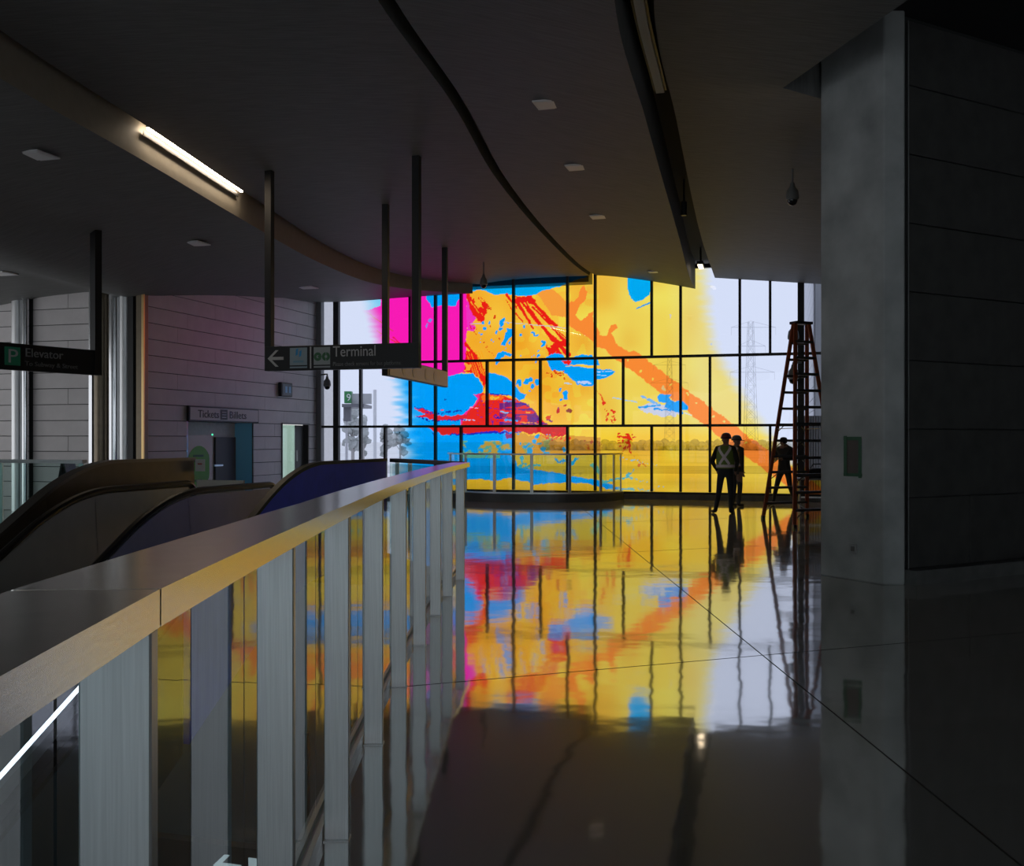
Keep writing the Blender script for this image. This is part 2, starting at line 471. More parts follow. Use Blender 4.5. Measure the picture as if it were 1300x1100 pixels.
dwd = Vector((5.95 - 4.2, 11.92 - 10.93, 0)).normalized(); dwn = Vector((dwd.y, -dwd.x, 0)); dwa = math.atan2(dwd.y, dwd.x)
dw0 = Vector((4.24, 11.0, 0))
wr = empty('wall_right', (6.5, 12.3, 0), 'dark panelled wall beside the concrete pillar', kind='structure')
b_ = MB(); b_.bar(dw0 + dwd * .02 - dwn * .10 + UP * 3.06, dw0 + dwd * 7.6 - dwn * .10 + UP * 3.06, 0.12, 6.11); b_.build('wall_backing', M_WALL, wr)
cb = MB(); cb.bar(dw0 - dwd * .03 + dwn * .05 + UP * .075, dw0 + dwd * 7.6 + dwn * .05 + UP * .075, 0.20, 0.15); cb.build('curb', M_CURB, wr)
zr = [0.16, 0.92, 1.66, 2.40, 3.14, 3.88, 4.62, 5.36, 6.06]
for i in range(8):
    cuts = [0.03, 4.6, 7.6] if i else [0.03, 1.05, 4.6, 7.6]
    for j in range(len(cuts) - 1):
        s0, s1 = cuts[j], cuts[j + 1]
        c = dw0 + dwd * ((s0 + s1) / 2) - dwn * 0.02 + UP * ((zr[i] + zr[i + 1]) / 2)
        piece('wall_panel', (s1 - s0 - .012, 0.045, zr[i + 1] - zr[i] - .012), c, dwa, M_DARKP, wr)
MB().bar(dw0 + dwd * .012 + dwn * .012 + UP * .15, dw0 + dwd * .012 + dwn * .012 + UP * 6.05, 0.006, 0.012).build('corner_bead', M_JAMB, wr)

# side wall from behind the pillar to the window
sw = MB(); p0 = Vector((4.60, 12.15, 0)); p1 = Vector(W3(wa, 0, 0))
sw.bar(p0 + UP * 3.05 + Vector((.06, 0, 0)), p1 + UP * 3.05 + Vector((.06, 0, 0)), 0.12, 6.1)
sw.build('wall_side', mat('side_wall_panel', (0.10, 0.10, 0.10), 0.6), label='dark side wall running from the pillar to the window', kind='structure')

# ---- the hall behind the viewpoint: walls, plus windows added for fill daylight
M_HALL = mat('hall_wall_paint', (.35, .35, .35), .7)
M_BWG = glass_mat('fill_window_glass', (.92, .95, .97))
bw = MB()
for c, sz in (((-14, -7.5, 3), (2, .2, 6.2)), ((10, -7.5, 3), (2, .2, 6.2)), ((-2, -7.5, .075), (22, .2, .15)), ((-2, -7.5, 5.85), (22, .2, .5))) + tuple(((-9.333 + 3.667 * i, -7.5, 2.87), (.16, .2, 5.45)) for i in range(5)):
    bw.box(c, sz)
bw.build('wall_back', M_HALL, label='wall behind the viewpoint with tall windows added to let in fill daylight', kind='structure')
for i in range(6):  # unseen windows added to brighten the posts, pillar and floor
    g = MB(); g.box((-11.167 + 3.667 * i, -7.5, 2.87), (3.5, .02, 5.45)); g.build('window_%d' % (i + 2), M_BWG, label='tall clear window added behind the viewpoint for fill daylight', kind='structure')
bw = MB(); bw.box((11.05, 4.2, 3), (.1, 23.4, 6.2)); bw.build('wall_far_right', M_HALL, label='dark wall at the far right of the hall', kind='structure')
bw = MB()
for c, sz in (((-15.05, 3.2, .15), (.1, 21.4, .3)), ((-15.05, 3.2, 5.3), (.1, 21.4, 1.6)), ((-15.05, 11.5, 3), (.1, 5, 6.2)), ((-15.05, 7, 3), (.1, 4.8, 6.2))) + tuple(((-15.05, -7.4 + 4 * i, 2.5), (.1, .25, 4.6)) for i in range(4)):
    bw.box(c, sz)
bw.build('wall_far_left', M_HALL, label='dark wall at the far left of the hall with tall windows added for fill daylight', kind='structure')
for i in range(3):  # unseen side windows added to light the left face of the pillar
    g = MB(); g.box((-15.05, -5.4 + 4 * i, 2.4), (.02, 3.74, 4.2)); g.build('window_%d' % (i + 8), M_BWG, label='tall clear window added in the far left wall for fill daylight', kind='structure')

# ================================================================== ART WINDOW
PXO = 650.0
def to_px(a, z):
    X = O2[0] + a * E1[0]; Y = O2[1] + a * E1[1]
    return PXO + 1300 * X / Y, 558 - 1300 * (z - EYE) / Y
def a_of(px):
    k = (px - PXO) / 1300.0
    return (27.95 * k + 1.247) / (.9613 + .2752 * k)

_rng = np.random.RandomState(11)
_NT = _rng.rand(8, 256, 256)
def vn(x, y, s, seed=0):
    x = x / s + 37.3 * seed; y = y / s + 11.7 * seed
    xi = np.floor(x).astype(int); yi = np.floor(y).astype(int); fx = x - xi; fy = y - yi
    fx = fx * fx * (3 - 2 * fx); fy = fy * fy * (3 - 2 * fy); T = _NT[seed % 8]
    g = lambda i, j: T[(yi + j) % 256, (xi + i) % 256]
    return (g(0, 0) * (1 - fx) + g(1, 0) * fx) * (1 - fy) + (g(0, 1) * (1 - fx) + g(1, 1) * fx) * fy
def inpoly(x, y, P):
    r = np.zeros(x.shape, bool); n = len(P)
    for i in range(n):
        x0, y0 = P[i]; x1, y1 = P[(i + 1) % n]
        if y0 == y1: continue
        c = ((y0 > y) != (y1 > y)) & (x < (x1 - x0) * (y - y0) / (y1 - y0) + x0)
        r ^= c
    return r

YEL = (243, 210, 84); ORY = (250, 182, 48); ORA = (255, 140, 52); RED = (240, 30, 22); BLU = (0, 160, 246); PNK = (255, 26, 180)
CYA = (0, 172, 238); PUR = (120, 36, 120); NAV = (22, 28, 165); WHI = (219, 226, 247); OLI = (205, 165, 62); DRD = (200, 20, 25)
def paint(px, py):
    C = np.zeros(px.shape + (3,))
    wx = (vn(px, py, 5, 1) - .5) * 3.4 + (vn(px, py, 2, 2) - .5) * 1.8
    wy = (vn(px, py, 5, 3) - .5) * 3.4 + (vn(px, py, 2, 4) - .5) * 1.8
    sx = px + wx; sy = py + wy
    def fill(P, col, w=1.0, where=None):
        m = inpoly(px + wx * w, py + wy * w, P)
        if where is not None: m &= where
        C[m] = col
    def blob(x, y, r, col, ry=None, w=1.0):
        ry = ry or r
        C[((px + wx * w - x) / r) ** 2 + ((py + wy * w - y) / ry) ** 2 < 1] = col
    def streak(x0, y0, x1, y1, w0, w1, col, rag=0.8, where=None):
        dx, dy = x1 - x0, y1 - y0; L2 = dx * dx + dy * dy
        t = np.clip(((px - x0) * dx + (py - y0) * dy) / L2, 0, 1)
        d = np.hypot(px + wx * rag - x0 - t * dx, py + wy * rag - y0 - t * dy)
        m = d < (w0 + (w1 - w0) * t)
        if where is not None: m &= where
        C[m] = col
    # ground: orange-yellow to yellow
    t = np.clip((px - 700) / 90, 0, 1)[:, None]
    C[:] = np.array(ORY) * (1 - t) + np.array(YEL) * t
    t = np.clip((py - 535) / 20, 0, 1)[:, None] * np.clip((px - 700) / 60, 0, 1)[:, None]
    C = C * (1 - t) + np.array((250, 202, 52)) * t
    var = (vn(px, py, 28, 5) - .5)[:, None]
    C += var * np.array([6, 34, 26])
    big = vn(px, py, 9, 6) > .62
    C[big & (px > 655) & (px < 760)] += np.array([-2, 14, 6])
    # diagonal orange band
    fill([(720, 386), (733, 380), (737, 366), (742, 362), (745, 370), (742, 383), (733, 392), (731, 400), (738, 408), (749, 398), (754, 394), (753, 408), (762, 426), (770, 427), (776, 413), (783, 411), (784, 416), (776, 424), (783, 436), (797, 447), (806, 446), (820, 456), (861, 487), (898, 514), (934, 541), (952, 556), (975, 572), (1000, 590), (1040, 618), (1075, 640), (1030, 640), (1000, 618), (972, 598), (929, 567), (900, 544), (888, 536), (862, 512), (836, 497), (794, 465), (775, 452), (768, 443), (758, 441), (752, 433), (720, 412)], ORA, .7)
    fill([(680, 371), (700, 366), (720, 384), (720, 403), (700, 400), (690, 385)], (252, 158, 58), .5)
    for x, y in ((812, 470), (843, 494), (852, 488), (872, 500), (884, 511), (797, 458), (905, 528), (918, 536), (940, 556), (948, 562), (829, 482)):
        blob(x, y, 1.5, YEL)
    blob(842, 492, 2.4, (225, 190, 120), 3)
    # pink and blue on the left
    fill([(440, 330), (592, 330), (592, 470), (590, 474), (575, 476), (560, 479), (500, 480), (440, 475)], PNK, .6)
    fill([(540, 355), (592, 330), (592, 366), (585, 374), (578, 388), (560, 388), (548, 391), (541, 381)], BLU, .5)
    fill([(440, 340), (489, 340), (482, 388), (466, 394), (440, 392)], (120, 205, 240), .6)
    for x, y, r in ((545, 406, 2), (541, 414, 2), (553, 403, 1.6), (542, 411, 1.4)): blob(x, y, r, (120, 130, 235))
    streak(466, 397, 498, 420, .5, .7, (225, 60, 60), .2); streak(478, 420, 520, 446, .5, 1.1, (240, 50, 60), .3); streak(498, 428, 512, 440, .6, 1, RED, .3); streak(484, 428, 494, 437, .5, .9, (250, 120, 60), .2)
    fill([(440, 478), (500, 479), (560, 479), (575, 476), (590, 475), (600, 475), (607, 480), (612, 489), (613.5, 497), (607, 503), (603, 512), (596, 520), (590, 527), (584, 541), (660, 545), (660, 560), (653, 578), (652, 600), (660, 609), (640, 609), (625, 611), (607, 608), (590, 612), (440, 625)], BLU, .5)
    fill([(481, 466), (505, 470), (500, 481), (490, 479), (484, 474)], (250, 110, 100), .5)
    # red wedge between the lobes
    fill([(590, 446), (601, 446), (610, 458), (619, 476), (618, 482), (614, 495), (612, 485), (606, 478), (598, 474), (588, 472), (590, 460)], RED, .5)
    for k in range(7):
        streak(591 + 3.2 * k, 446, 601 + 3.2 * k, 474 + 2 * (k % 3), .5, .8, (255, 120 + 8 * k, 30), .3, inpoly(px, py, [(588, 440), (612, 440), (622, 490), (605, 480), (588, 475)]))
    fill([(590, 461), (597, 463), (595, 470), (590, 471)], (255, 165, 50))
    fill([(619, 474), (628, 474), (640, 478), (649, 484), (656, 492), (660, 498), (668, 501), (666, 506), (659, 509), (650, 503), (632, 500), (619, 500)], BLU, .5)
    # red mound
    mound = [(584, 542), (589, 529), (596, 521), (604, 513), (608, 505), (600, 501), (612, 499), (622, 500), (640, 503), (655, 508), (668, 513), (677, 520), (685, 531), (692, 537), (706, 543), (706, 546), (584, 546)]
    fill(mound, (236, 40, 34), .5)
    inm = inpoly(px, py, mound)
    fill([(600, 501), (609, 500), (608, 508), (604, 514), (594, 523), (588, 533), (585, 541), (584, 530), (596, 519), (604, 512), (606, 505)], (245, 40, 140), .4)
    fill([(611, 503), (618, 499), (632, 502), (640, 505), (636, 509), (622, 507), (612, 512)], (255, 110, 30), .7)
    fill([(622, 503), (634, 504), (630, 508), (624, 507)], ORY)
    st = vn(px, py * 4, 9, 7)
    pm_ = inm & (px > 634) & (py > 508) & (st > .46); C[pm_] = PUR
    pm_ = inm & (px > 600) & (px < 690) & (st > .40) & (st < .43); C[pm_] = NAV
    for x0, y0, x1, w, c in ((636, 523, 645, 1.2, (120, 190, 240)), (642, 533, 656, 1.5, (60, 160, 240)), (640, 509, 654, 1.2, (90, 140, 220)), (622, 500, 652, .9, NAV), (655, 513, 671, 1.0, NAV), (668, 524, 676, 1, (250, 160, 60)), (660, 536, 684, .8, (250, 150, 50)), (588, 533, 602, 1.0, (180, 200, 245)), (596, 517, 606, .8, (250, 170, 190)), (676, 531, 684, 2, (100, 40, 140))):
        streak(x0, y0, x1, y0 + (x1 - x0) * .08, w, w * .6, c, .5)
    # red streaks on blue
    fill([(524, 518), (540, 520), (551, 525), (562, 529), (592, 527), (597, 525), (592, 532), (572, 534), (556, 534), (541, 531), (524, 530), (540, 527), (532, 523)], (226, 38, 52), .7)
    for a_ in ((527, 517, 556, 525), (540, 524, 560, 526), (560, 525, 592, 521), (548, 534, 590, 533), (530, 530, 545, 534)): streak(a_[0], a_[1], a_[2], a_[3], .7, .7, NAV, .8)
    blob(562, 520, 2, (226, 60, 70), 1); blob(565, 508, 1, NAV, 2)
    # lower red band
    fill([(541, 541), (722, 541), (721, 552), (708, 555), (693, 553), (684, 550), (674, 551), (664, 549), (652, 548), (638, 547), (622, 549), (604, 551), (590, 550), (572, 552), (562, 553), (552, 548)], (214, 34, 34), .9)
    streak(572, 552, 605, 551, .9, 1.2, NAV, .6); streak(605, 551, 628, 548, 1.2, 1.6, (30, 40, 190), .6); streak(628, 549, 662, 550, 1.6, .9, (30, 40, 190), .8); streak(548, 549, 555, 559, .5, .5, NAV, .2)
    fill([(640, 551), (652, 549), (651, 556), (645, 556)], (150, 40, 110))
    # olive and mixed patch below the band
    rag = vn(px, py, 13, 2) * .8 + .45 * vn(px, py, 5, 5) + .25 * vn(px, py, 2, 6)
    reg = (px > 585) & (px < 655) & (py > 560) & (py < 582)
    C[reg & (rag > .82)] = (96, 172, 150)
    C[reg & (rag > .93) & (py < 577)] = (196, 160, 70)
    reg = (px >= 653) & (px < 762) & (py > 549 + (px - 653) * .06) & (py < 584)
    C[reg & ~inpoly(sx, sy, [(650, 541), (722, 541), (721, 553), (708, 556), (693, 554), (674, 552), (655, 549)])] = (222, 158, 50)
    reg2 = reg & (px < 725)
    C[reg2 & (rag > .98) & (px < 705)] = (165, 170, 95)
    st2 = vn(px + .6 * py, py, 4, 3); C[reg2 & (st2 > .86) & (px < 700)] = (60, 170, 215)
    for x, y, r in ((678, 561, 2.6), (690, 571, 3.2), (672, 572, 3), (716, 571, 2.2), (682, 555, 1.8), (660, 563, 2), (667, 568, 2)): blob(x, y, r, (40, 165, 225), r * 1.3)
    # red crumbs along the band
    for k in range(60):
        blob(684 + 40 * _R2[k, 0], 549 + 10 * _R2[k, 1], .5 + .9 * _R2[k, 2], RED, .4 + .7 * _R2[k, 3])
    # yellow lower field and the blue wedge
    reg = (px >= 648) & (px < 770) & (py >= 578)
    C[reg] = (226, 188, 58); C[reg & (rag > 1.0)] = (205, 172, 70)
    fill([(440, 620), (590, 610), (607, 608), (625, 611), (647, 607), (658, 609), (671, 612), (677, 616), (702, 612), (745, 613), (765, 619), (790, 626), (790, 640), (440, 640)], (246, 188, 44), .4)
    fill([(640, 578), (651, 579), (657, 593), (680, 597), (703, 600), (745, 608), (760, 610), (785, 619), (805, 623), (770, 621), (745, 614), (702, 613), (677, 616), (671, 612), (658, 610), (648, 607), (635, 609)], BLU, .5)
    for x0, y0, x1, y1, c in ((664, 590, 686, 592, (70, 180, 190)), (660, 592, 676, 594, (80, 185, 200)), (705, 583, 709, 588, (30, 160, 220)), (712, 587, 720, 581, (30, 160, 220)), (726, 588, 732, 582, (30, 165, 215)), (662, 580, 662, 592, (60, 180, 200))): streak(x0, y0, x1, y1, 2.0, 1.4, c, 1.2)
    # smears right of the guard
    for x0, y0, x1, y1, c, w in ((788, 582, 832, 591, (150, 205, 215), 1.2), (795, 604, 803, 598, (90, 190, 205), 2.2), (765, 612, 800, 606, (80, 190, 200), 2.4), (800, 607, 822, 613, (130, 200, 200), 1.1), (776, 621, 830, 623, (120, 200, 200), 1.3), (752, 590, 766, 612, (110, 190, 170), 2.6), (836, 619, 842, 618, (160, 205, 215), 1.2)): streak(x0, y0, x1, y1, w, w * .6, c, 1.2)
    # upper blue band
    fill([(590, 300), (760, 300), (745, 352), (730, 356), (720, 361), (701, 366), (687, 370), (674, 376), (652, 375), (643, 373), (634, 374), (626, 374), (616, 369), (609, 368), (590, 371)], CYA, .4)
    # red bursts, upper left of the middle
    fill([(592, 380), (600, 394), (604, 405), (597, 413), (604, 415), (602, 420), (592, 420)], (245, 50, 190), .7)
    fill([(592, 371), (597, 374), (605, 388), (612, 392), (612, 384), (615, 383), (622, 390), (616, 396), (616, 401), (611, 410), (606, 407), (600, 397), (592, 382)], RED, 1.1)
    for x0, y0, x1, y1, w in ((607, 378, 618, 393, .7), (610, 377, 622, 390, .6), (594, 371, 606, 391, 1.2), (594, 412, 605, 425, .9), (596, 410, 606, 420, .8), (602, 413, 600, 424, .8), (592, 436, 605, 456, 2.0), (592, 446, 598, 457, 1.6), (612, 438, 626, 452, .4), (616, 440, 628, 454, .4)): streak(x0, y0, x1, y1, w, w * .6, RED, .9)
    streak(598, 383, 608, 398, .8, .4, ORY, .5); streak(603, 384, 612, 400, .5, .3, ORY, .5)
    for x, y, r in ((628, 403, 2), (623, 414, 1.5), (633, 431, 1.2), (614, 434, 1.2), (621, 393, 1.6), (619, 388, 1.4)): blob(x, y, r, (225, 70, 20))
    # red comb of streaks
    fill([(654, 376), (675, 376), (679, 383), (676, 387), (668, 383), (660, 384), (656, 392), (655, 380)], RED, .9)
    for x0, y0, x1, y1, w0, w1 in ((643, 374, 656, 392, 1.4, .6), (642, 381, 650, 393, .4, .4), (655, 382, 677, 417, 1.8, 1.0), (659, 380, 683, 412, 1.2, 1.0), (664, 380, 700, 432, 1.0, .9), (676, 384, 705, 414, 1.2, 2.2), (676, 390, 698, 412, 1.0, 1.2), (655, 398, 664, 410, 1.0, .4), (683, 409, 712, 440, .8, 2.0), (699, 415, 721, 437, .9, 1.6), (690, 418, 708, 440, .6, 1.5), (706, 418, 721, 432, .6, .7), (668, 390, 682, 408, .8, .5), (703, 438, 712, 452, 1.8, 2.2), (708, 436, 721, 450, 1.2, 2.6), (700, 440, 706, 452, 1.5, 1.0)): streak(x0, y0, x1, y1, w0 * 1.35, w1 * 1.35, RED, .45)
    fill([(692, 407), (697, 405), (706, 414), (698, 413)], RED); fill([(699, 426), (708, 432), (721, 436), (721, 441), (706, 436)], RED); fill([(692, 437), (700, 443), (706, 451), (697, 450)], RED, 1.2)
    streak(640, 409, 722, 417, .45, .45, (200, 200, 200), .2); streak(597, 411, 612, 411, .4, .4, (190, 180, 220), .2)
    # blue splashes
    for x, y, r, ry in ((614, 417, 3.6, 3), (612, 410, 2, 2.4), (621, 410, 1.4, 2), (636, 410, 4, 4.6), (639, 406, 3, 3), (635, 418, 2, 2.2), (630, 422, 1.8, 2), (612, 426, 1.6, 2), (609, 423, 1, 1), (647, 436, 1.4, 2.4), (643, 443, 1.2, 1.2), (625, 433, 1, 1), (666, 416, 1.8, 2), (661, 426, 1.7, 1.5), (677, 423, 3.4, 2), (681, 426, 3, 1.6), (690, 434, 3.6, 2.2), (689, 438, 2.4, 4), (684, 446, 1.4, 1.4), (684, 452, 2.4, 2.6), (677, 451, .8, .8), (674, 452, .8, .8), (660, 451, .9, 1.2), (645, 411, 1.2, 1.2), (610, 433, 1.2, 1)): blob(x, y, r, BLU, ry)
    fill([(643, 417), (653, 419), (653, 426), (645, 430), (642, 438), (636, 438), (640, 427)], BLU, .7)
    fill([(628, 457), (631, 449), (638, 446), (649, 450), (647, 453), (640, 452), (636, 454), (634, 460), (630, 462)], BLU, .8)
    for x, y, r, ry in ((659, 486, 3.4, 3.4), (671, 483, 4.6, 4), (668, 487, 2.6, 2.4), (676, 491, 2.8, 2.2), (682, 485, 3.2, 4.4), (671, 496, 1.2, 1.4), (680, 460, 1.6, 2), (630, 461, 1.6, 2.4), (711, 495, 2.2, 2.2), (718, 500, 3.6, 5), (717, 506, 3.4, 3.2), (711, 509, 1.4, 1.8)): blob(x, y, r, BLU, ry)
    # large blue blobs at the middle
    fill([(693, 453), (700, 449), (715, 450), (719, 456), (728, 453), (740, 449), (750, 451), (757, 456), (762, 463), (757, 464), (735, 463), (716, 465), (735, 466), (757, 468), (782, 471), (772, 480), (755, 483), (753, 490), (733, 489), (724, 480), (720, 476), (713, 471), (702, 471), (696, 464)], BLU, .6)
    streak(757, 472, 776, 472, .5, .4, (190, 215, 240), .3); streak(757, 476, 772, 477, .5, .4, (190, 215, 240), .3); streak(735, 486, 750, 486, 1.6, 1.2, (190, 205, 245), .6)
    streak(715, 486, 732, 489, .8, .4, (185, 215, 220), .4); streak(724, 464, 758, 466, .5, .5, ORY, .2)
    fill([(714, 458), (726, 457), (724, 463), (716, 463)], RED, 1.3)
    for k in range(16): blob(693 + 24 * _R2[k, 1], 470 + 10 * _R2[k, 2], .8 + .9 * _R2[k, 0], (225, 60, 20), .6 + 1.0 * _R2[k, 3])
    blob(708, 521, 2.6, DRD, 3.2); blob(722, 522, 3.0, (150, 60, 40), 2.4); blob(717, 514, 2.2, DRD, 1.6); blob(709, 518, 1, PUR, 1.4)
    fill([(693, 527), (700, 526), (697, 531), (701, 536), (694, 534)], (232, 70, 30), 1.2); blob(698, 534, 4, PUR, 1.3)
    # right half marks
    fill([(796, 352), (829, 352), (825, 374), (815, 381), (806, 383), (801, 379), (797, 367)], CYA, .4); streak(808, 392, 824, 385, .7, 1.4, (60, 160, 220), .3)
    streak(759, 498, 767, 512, .5, 1.6, (236, 80, 30), .9); blob(766, 513, 1.8, (230, 50, 35), 2.4)
    for k in range(26):
        blob(768 + 14 * _R2[k + 20, 0] + .0, 519 + 18 * _R2[k + 20, 1], .5 + 1.1 * _R2[k, 2], (232, 56, 30), .5 + 1.6 * _R2[k, 0])
        blob(784 + 24 * _R2[k, 0] * (1 - .4 * _R2[k, 1]), 549 + 26 * _R2[k, 1], .5 + 1.3 * _R2[k + 5, 2], (225, 45, 20), .5 + 1.8 * _R2[k + 9, 3])
        blob(740 + 24 * _R2[k + 30, 0], 560 + 12 * _R2[k + 30, 1], .4 + .8 * _R2[k, 3], (200, 90, 40), .4 + .8 * _R2[k, 1])
    streak(785, 552, 802, 560, 2, 3, (225, 45, 20), 1.6); streak(798, 553, 798, 566, 2.4, 2, (225, 45, 20), 1.6); streak(799, 565, 801, 573, 1.8, 2, (225, 45, 20), 1.4)
    streak(801, 576, 820, 593, .5, .8, (225, 120, 50), .8); blob(812, 590, 3, (230, 120, 50), 1.6)
    streak(778, 505, 808, 511, .7, .7, (170, 205, 225), .4); streak(815, 503, 836, 514, 1.6, 2.0, (120, 180, 235), .8)
    fill([(810, 516), (826, 511), (842, 514), (856, 520), (866, 524), (862, 527), (842, 529), (822, 525), (812, 518)], (205, 208, 225), 1.2)
    streak(812, 517, 838, 514, 1.5, 1.2, (40, 160, 235), .8); streak(831, 519, 850, 521, 1.4, 1.0, (20, 155, 240), .6)
    fill([(834, 503), (840, 500), (853, 501), (849, 506), (857, 510), (866, 509), (873, 516), (873, 520), (866, 521), (868, 527), (858, 524), (843, 517), (846, 512), (836, 510)], BLU, .5)
    streak(870, 524, 878, 528, .6, .4, WHI, .3)
    blob(875, 404, 3.4, (240, 190, 60), 2.4); blob(852, 402, 1.2, (200, 200, 215), 2.4); blob(904, 437, 1.3, (150, 180, 215), 1)
    # fade to clear glass, left and right
    br = (vn(px, py * 5, 16, 2) - .5) * 16
    x0 = np.interp(py, [360, 470, 476, 545, 550, 625], [458, 472, 492, 500, 498, 498]); wd = np.interp(py, [360, 470, 476, 545, 625], [32, 30, 34, 34, 46])
    f = np.clip((px + br * np.where(py < 472, .25, 1.0) - (py < 472) * (py - 420) * .15 - x0) / wd, 0, 1)
    x1 = np.interp(py, [355, 400, 440, 480, 520, 548, 570, 590, 600, 625], [880, 884, 892, 912, 938, 956, 972, 988, 1035, 1100])
    wr_ = np.interp(py, [355, 440, 520, 600], [26, 26, 30, 30])
    f2 = np.clip((px + br * .4 - x1) / wr_, 0, 1)
    band = inpoly(sx, sy, [(934, 541), (952, 556), (975, 572), (1000, 590), (1040, 616), (1075, 640), (1030, 640), (1000, 618), (972, 598), (929, 567)])
    f2[band] = 0
    pale = np.clip((px - 845) / 60, 0, .75)[:, None]; pale[band] = 0
    pale = pale * (np.where(px > 838, 1, 0) * np.clip((565 - py) / 40, .25, 1))[:, None]
    keep = ((C[:, 0] > 225) & (C[:, 1] > 185))[:, None]
    C = np.where(keep, C * (1 - pale) + np.array((240, 224, 142)) * pale, C)
    f = f * f * (3 - 2 * f); f2 = f2 * f2 * (3 - 2 * f2)
    A = (f * (1 - f2))[:, None]
    C = C * A + np.array(WHI) * (1 - A)
    C = np.clip(C, 0, 255) / 255
    L = np.where(C <= .04045, C / 12.92, ((C + .055) / 1.055) ** 2.4)
    return np.clip(L / 1.04, 0, .985)
_R2 = np.random.RandomState(3).rand(80, 4)

MOD = 0.744; A0 = -3.857
def col_a(i): return A0 + MOD * i
ZS = [0.17, 1.905, 3.685, 5.98]
win = empty('window_1', W3(2.5, 0, 0), 'wall of tall windows covered in a bright abstract painted film', kind='structure')
cols_top = [-0.62, 0, 2, 3, 4, 5, 7, 9, 10, 12, 13, 15, 16, 17, 18, 19]
cols_mid = [-0.62, 0, 1, 3, 4, 6, 7, 8, 10, 11, 13, 14, 15, 17, 18, 19]
cols_bot = [-0.62, 0, 1, 2, 4, 5, 7, 9, 10, 12, 13, 14, 16, 17, 18, 19]
def pane(ia, ib, z0, z1):
    a0, a1 = col_a(ia), col_a(ib); st = 0.0175
    na = max(2, int((a1 - a0) / st)); nz = max(2, int((z1 - z0) / st))
    aa = np.linspace(a0, a1, na + 1); zz = np.linspace(z0, z1, nz + 1)
    AA, ZZ = np.meshgrid(aa, zz); AA = AA.ravel(); ZZ = ZZ.ravel()
    px, py = to_px(AA, ZZ)
    L = paint(px, py)
    me = bpy.data.meshes.new('pane')
    c = W3((a0 + a1) / 2, 0.02, z0)
    V = np.stack([(AA - (a0 + a1) / 2) * E1[0], (AA - (a0 + a1) / 2) * E1[1], ZZ - z0], 1)
    i = np.arange(nz)[:, None] * (na + 1) + np.arange(na)[None]; i = i.ravel()
    F = np.stack([i, i + 1, i + na + 2, i + na + 1], 1)
    me.vertices.add(len(V)); me.vertices.foreach_set('co', V.ravel())
    me.loops.add(F.size); me.loops.foreach_set('vertex_index', F.ravel())
    me.polygons.add(len(F)); me.polygons.foreach_set('loop_start', np.arange(len(F)) * 4)
    me.update(calc_edges=True)
    at = me.color_attributes.new('film', 'FLOAT_COLOR', 'POINT')
    at.data.foreach_set('color', np.concatenate([L, np.ones((len(L), 1))], 1).ravel())
    me.materials.append(M_ART)
    o = bpy.data.objects.new('pane', me); COL.objects.link(o)
    o.location = Vector(c) - world_of(win); o.parent = win
for cols, z0, z1 in ((cols_bot, ZS[0], ZS[1]), (cols_mid, ZS[1], ZS[2]), (cols_top, ZS[2], ZS[3])):
    for k in range(len(cols) - 1):
        pane(cols[k], cols[k + 1], z0, z1)
    for i in cols[1:]:
        thick = 0.16 if i in (0, 17) else 0.062
        piece('mullion', (thick, 0.14, z1 - z0 - .06), W3(col_a(i), -0.03, (z0 + z1) / 2), ANG, M_FRAME, win, 0.004)
Lw = col_a(19) - col_a(-.62)
for z, h in ((ZS[1], .065), (ZS[2], .065), (ZS[0] - .02, .08), (ZS[3], .10)):
    piece('transom', (Lw, 0.14, h), W3((col_a(19) + col_a(-.62)) / 2, -0.03, z), ANG, M_FRAME, win)
piece('jamb', (0.17, 0.2, 6.0), W3(col_a(-.62) - .06, -0.03, 3.0), ANG, M_JAMB, win)
piece('sill_curb', (Lw, 0.22, 0.14), W3((col_a(19) + col_a(-.62)) / 2, -0.04, 0.065), ANG, M_CURB, win)

# ================================================================== TICKET WALL AND LEFT WALLS
AT = -4.44
wl = empty('wall_left', W3(AT, -4, 0), 'pale panelled wall with the ticket counter opening', kind='structure')
bk = MB()
def wallseg(b0, b1, z0, z1): 
    p = W3(AT - .12, b0, (z0 + z1) / 2); q = W3(AT - .12, b1, (z0 + z1) / 2); bk.bar(p, q, 0.16, z1 - z0)
wallseg(-7.9, 0.1, 1.96, 6.1); wallseg(-7.9, -6.42, 0, 1.96); wallseg(-3.55, -2.12, 0, 1.96); wallseg(-.56, .1, 0, 1.96)
bk.build('wall_backing', M_WALL, wl)
PH = 0.344; rngp = random.Random(5)
AT2 = math.atan2(E2[1], E2[0])
def wall_row(b0, b1, z0, z1, cuts):
    pts = [b0] + [c for c in cuts if b0 + .25 < c < b1 - .25] + [b1]
    for i in range(len(pts) - 1):
        piece('wall_panel', (round(pts[i + 1] - pts[i] - .003, 3), 0.03, round(z1 - z0 - .014, 3)), W3(AT - .022, (pts[i] + pts[i + 1]) / 2, (z0 + z1) / 2), AT2, M_LPANEL, wl, 0.003)
z = 0.0; i = 0
ZB = [0.0, .30, .63, .96, 1.29, 1.62, 1.955]
while ZB[-1] < 5.7: ZB.append(ZB[-1] + PH)
for i in range(len(ZB) - 1):
    z0, z1 = ZB[i], ZB[i + 1]
    cuts = {0: [-6.42, -3.55, -2.0, -.6], 1: [-5.3, -3.0, -1.3], 2: [-6.8, -4.4, -2.5, -.6]}[i % 3]
    if z1 <= 1.96:
        for s0, s1 in ((-7.94, -6.42), (-3.55, -2.12), (-.56, .0)): wall_row(s0, s1, z0, z1, cuts)
    else: wall_row(-7.94, 0.0, z0, z1, cuts)

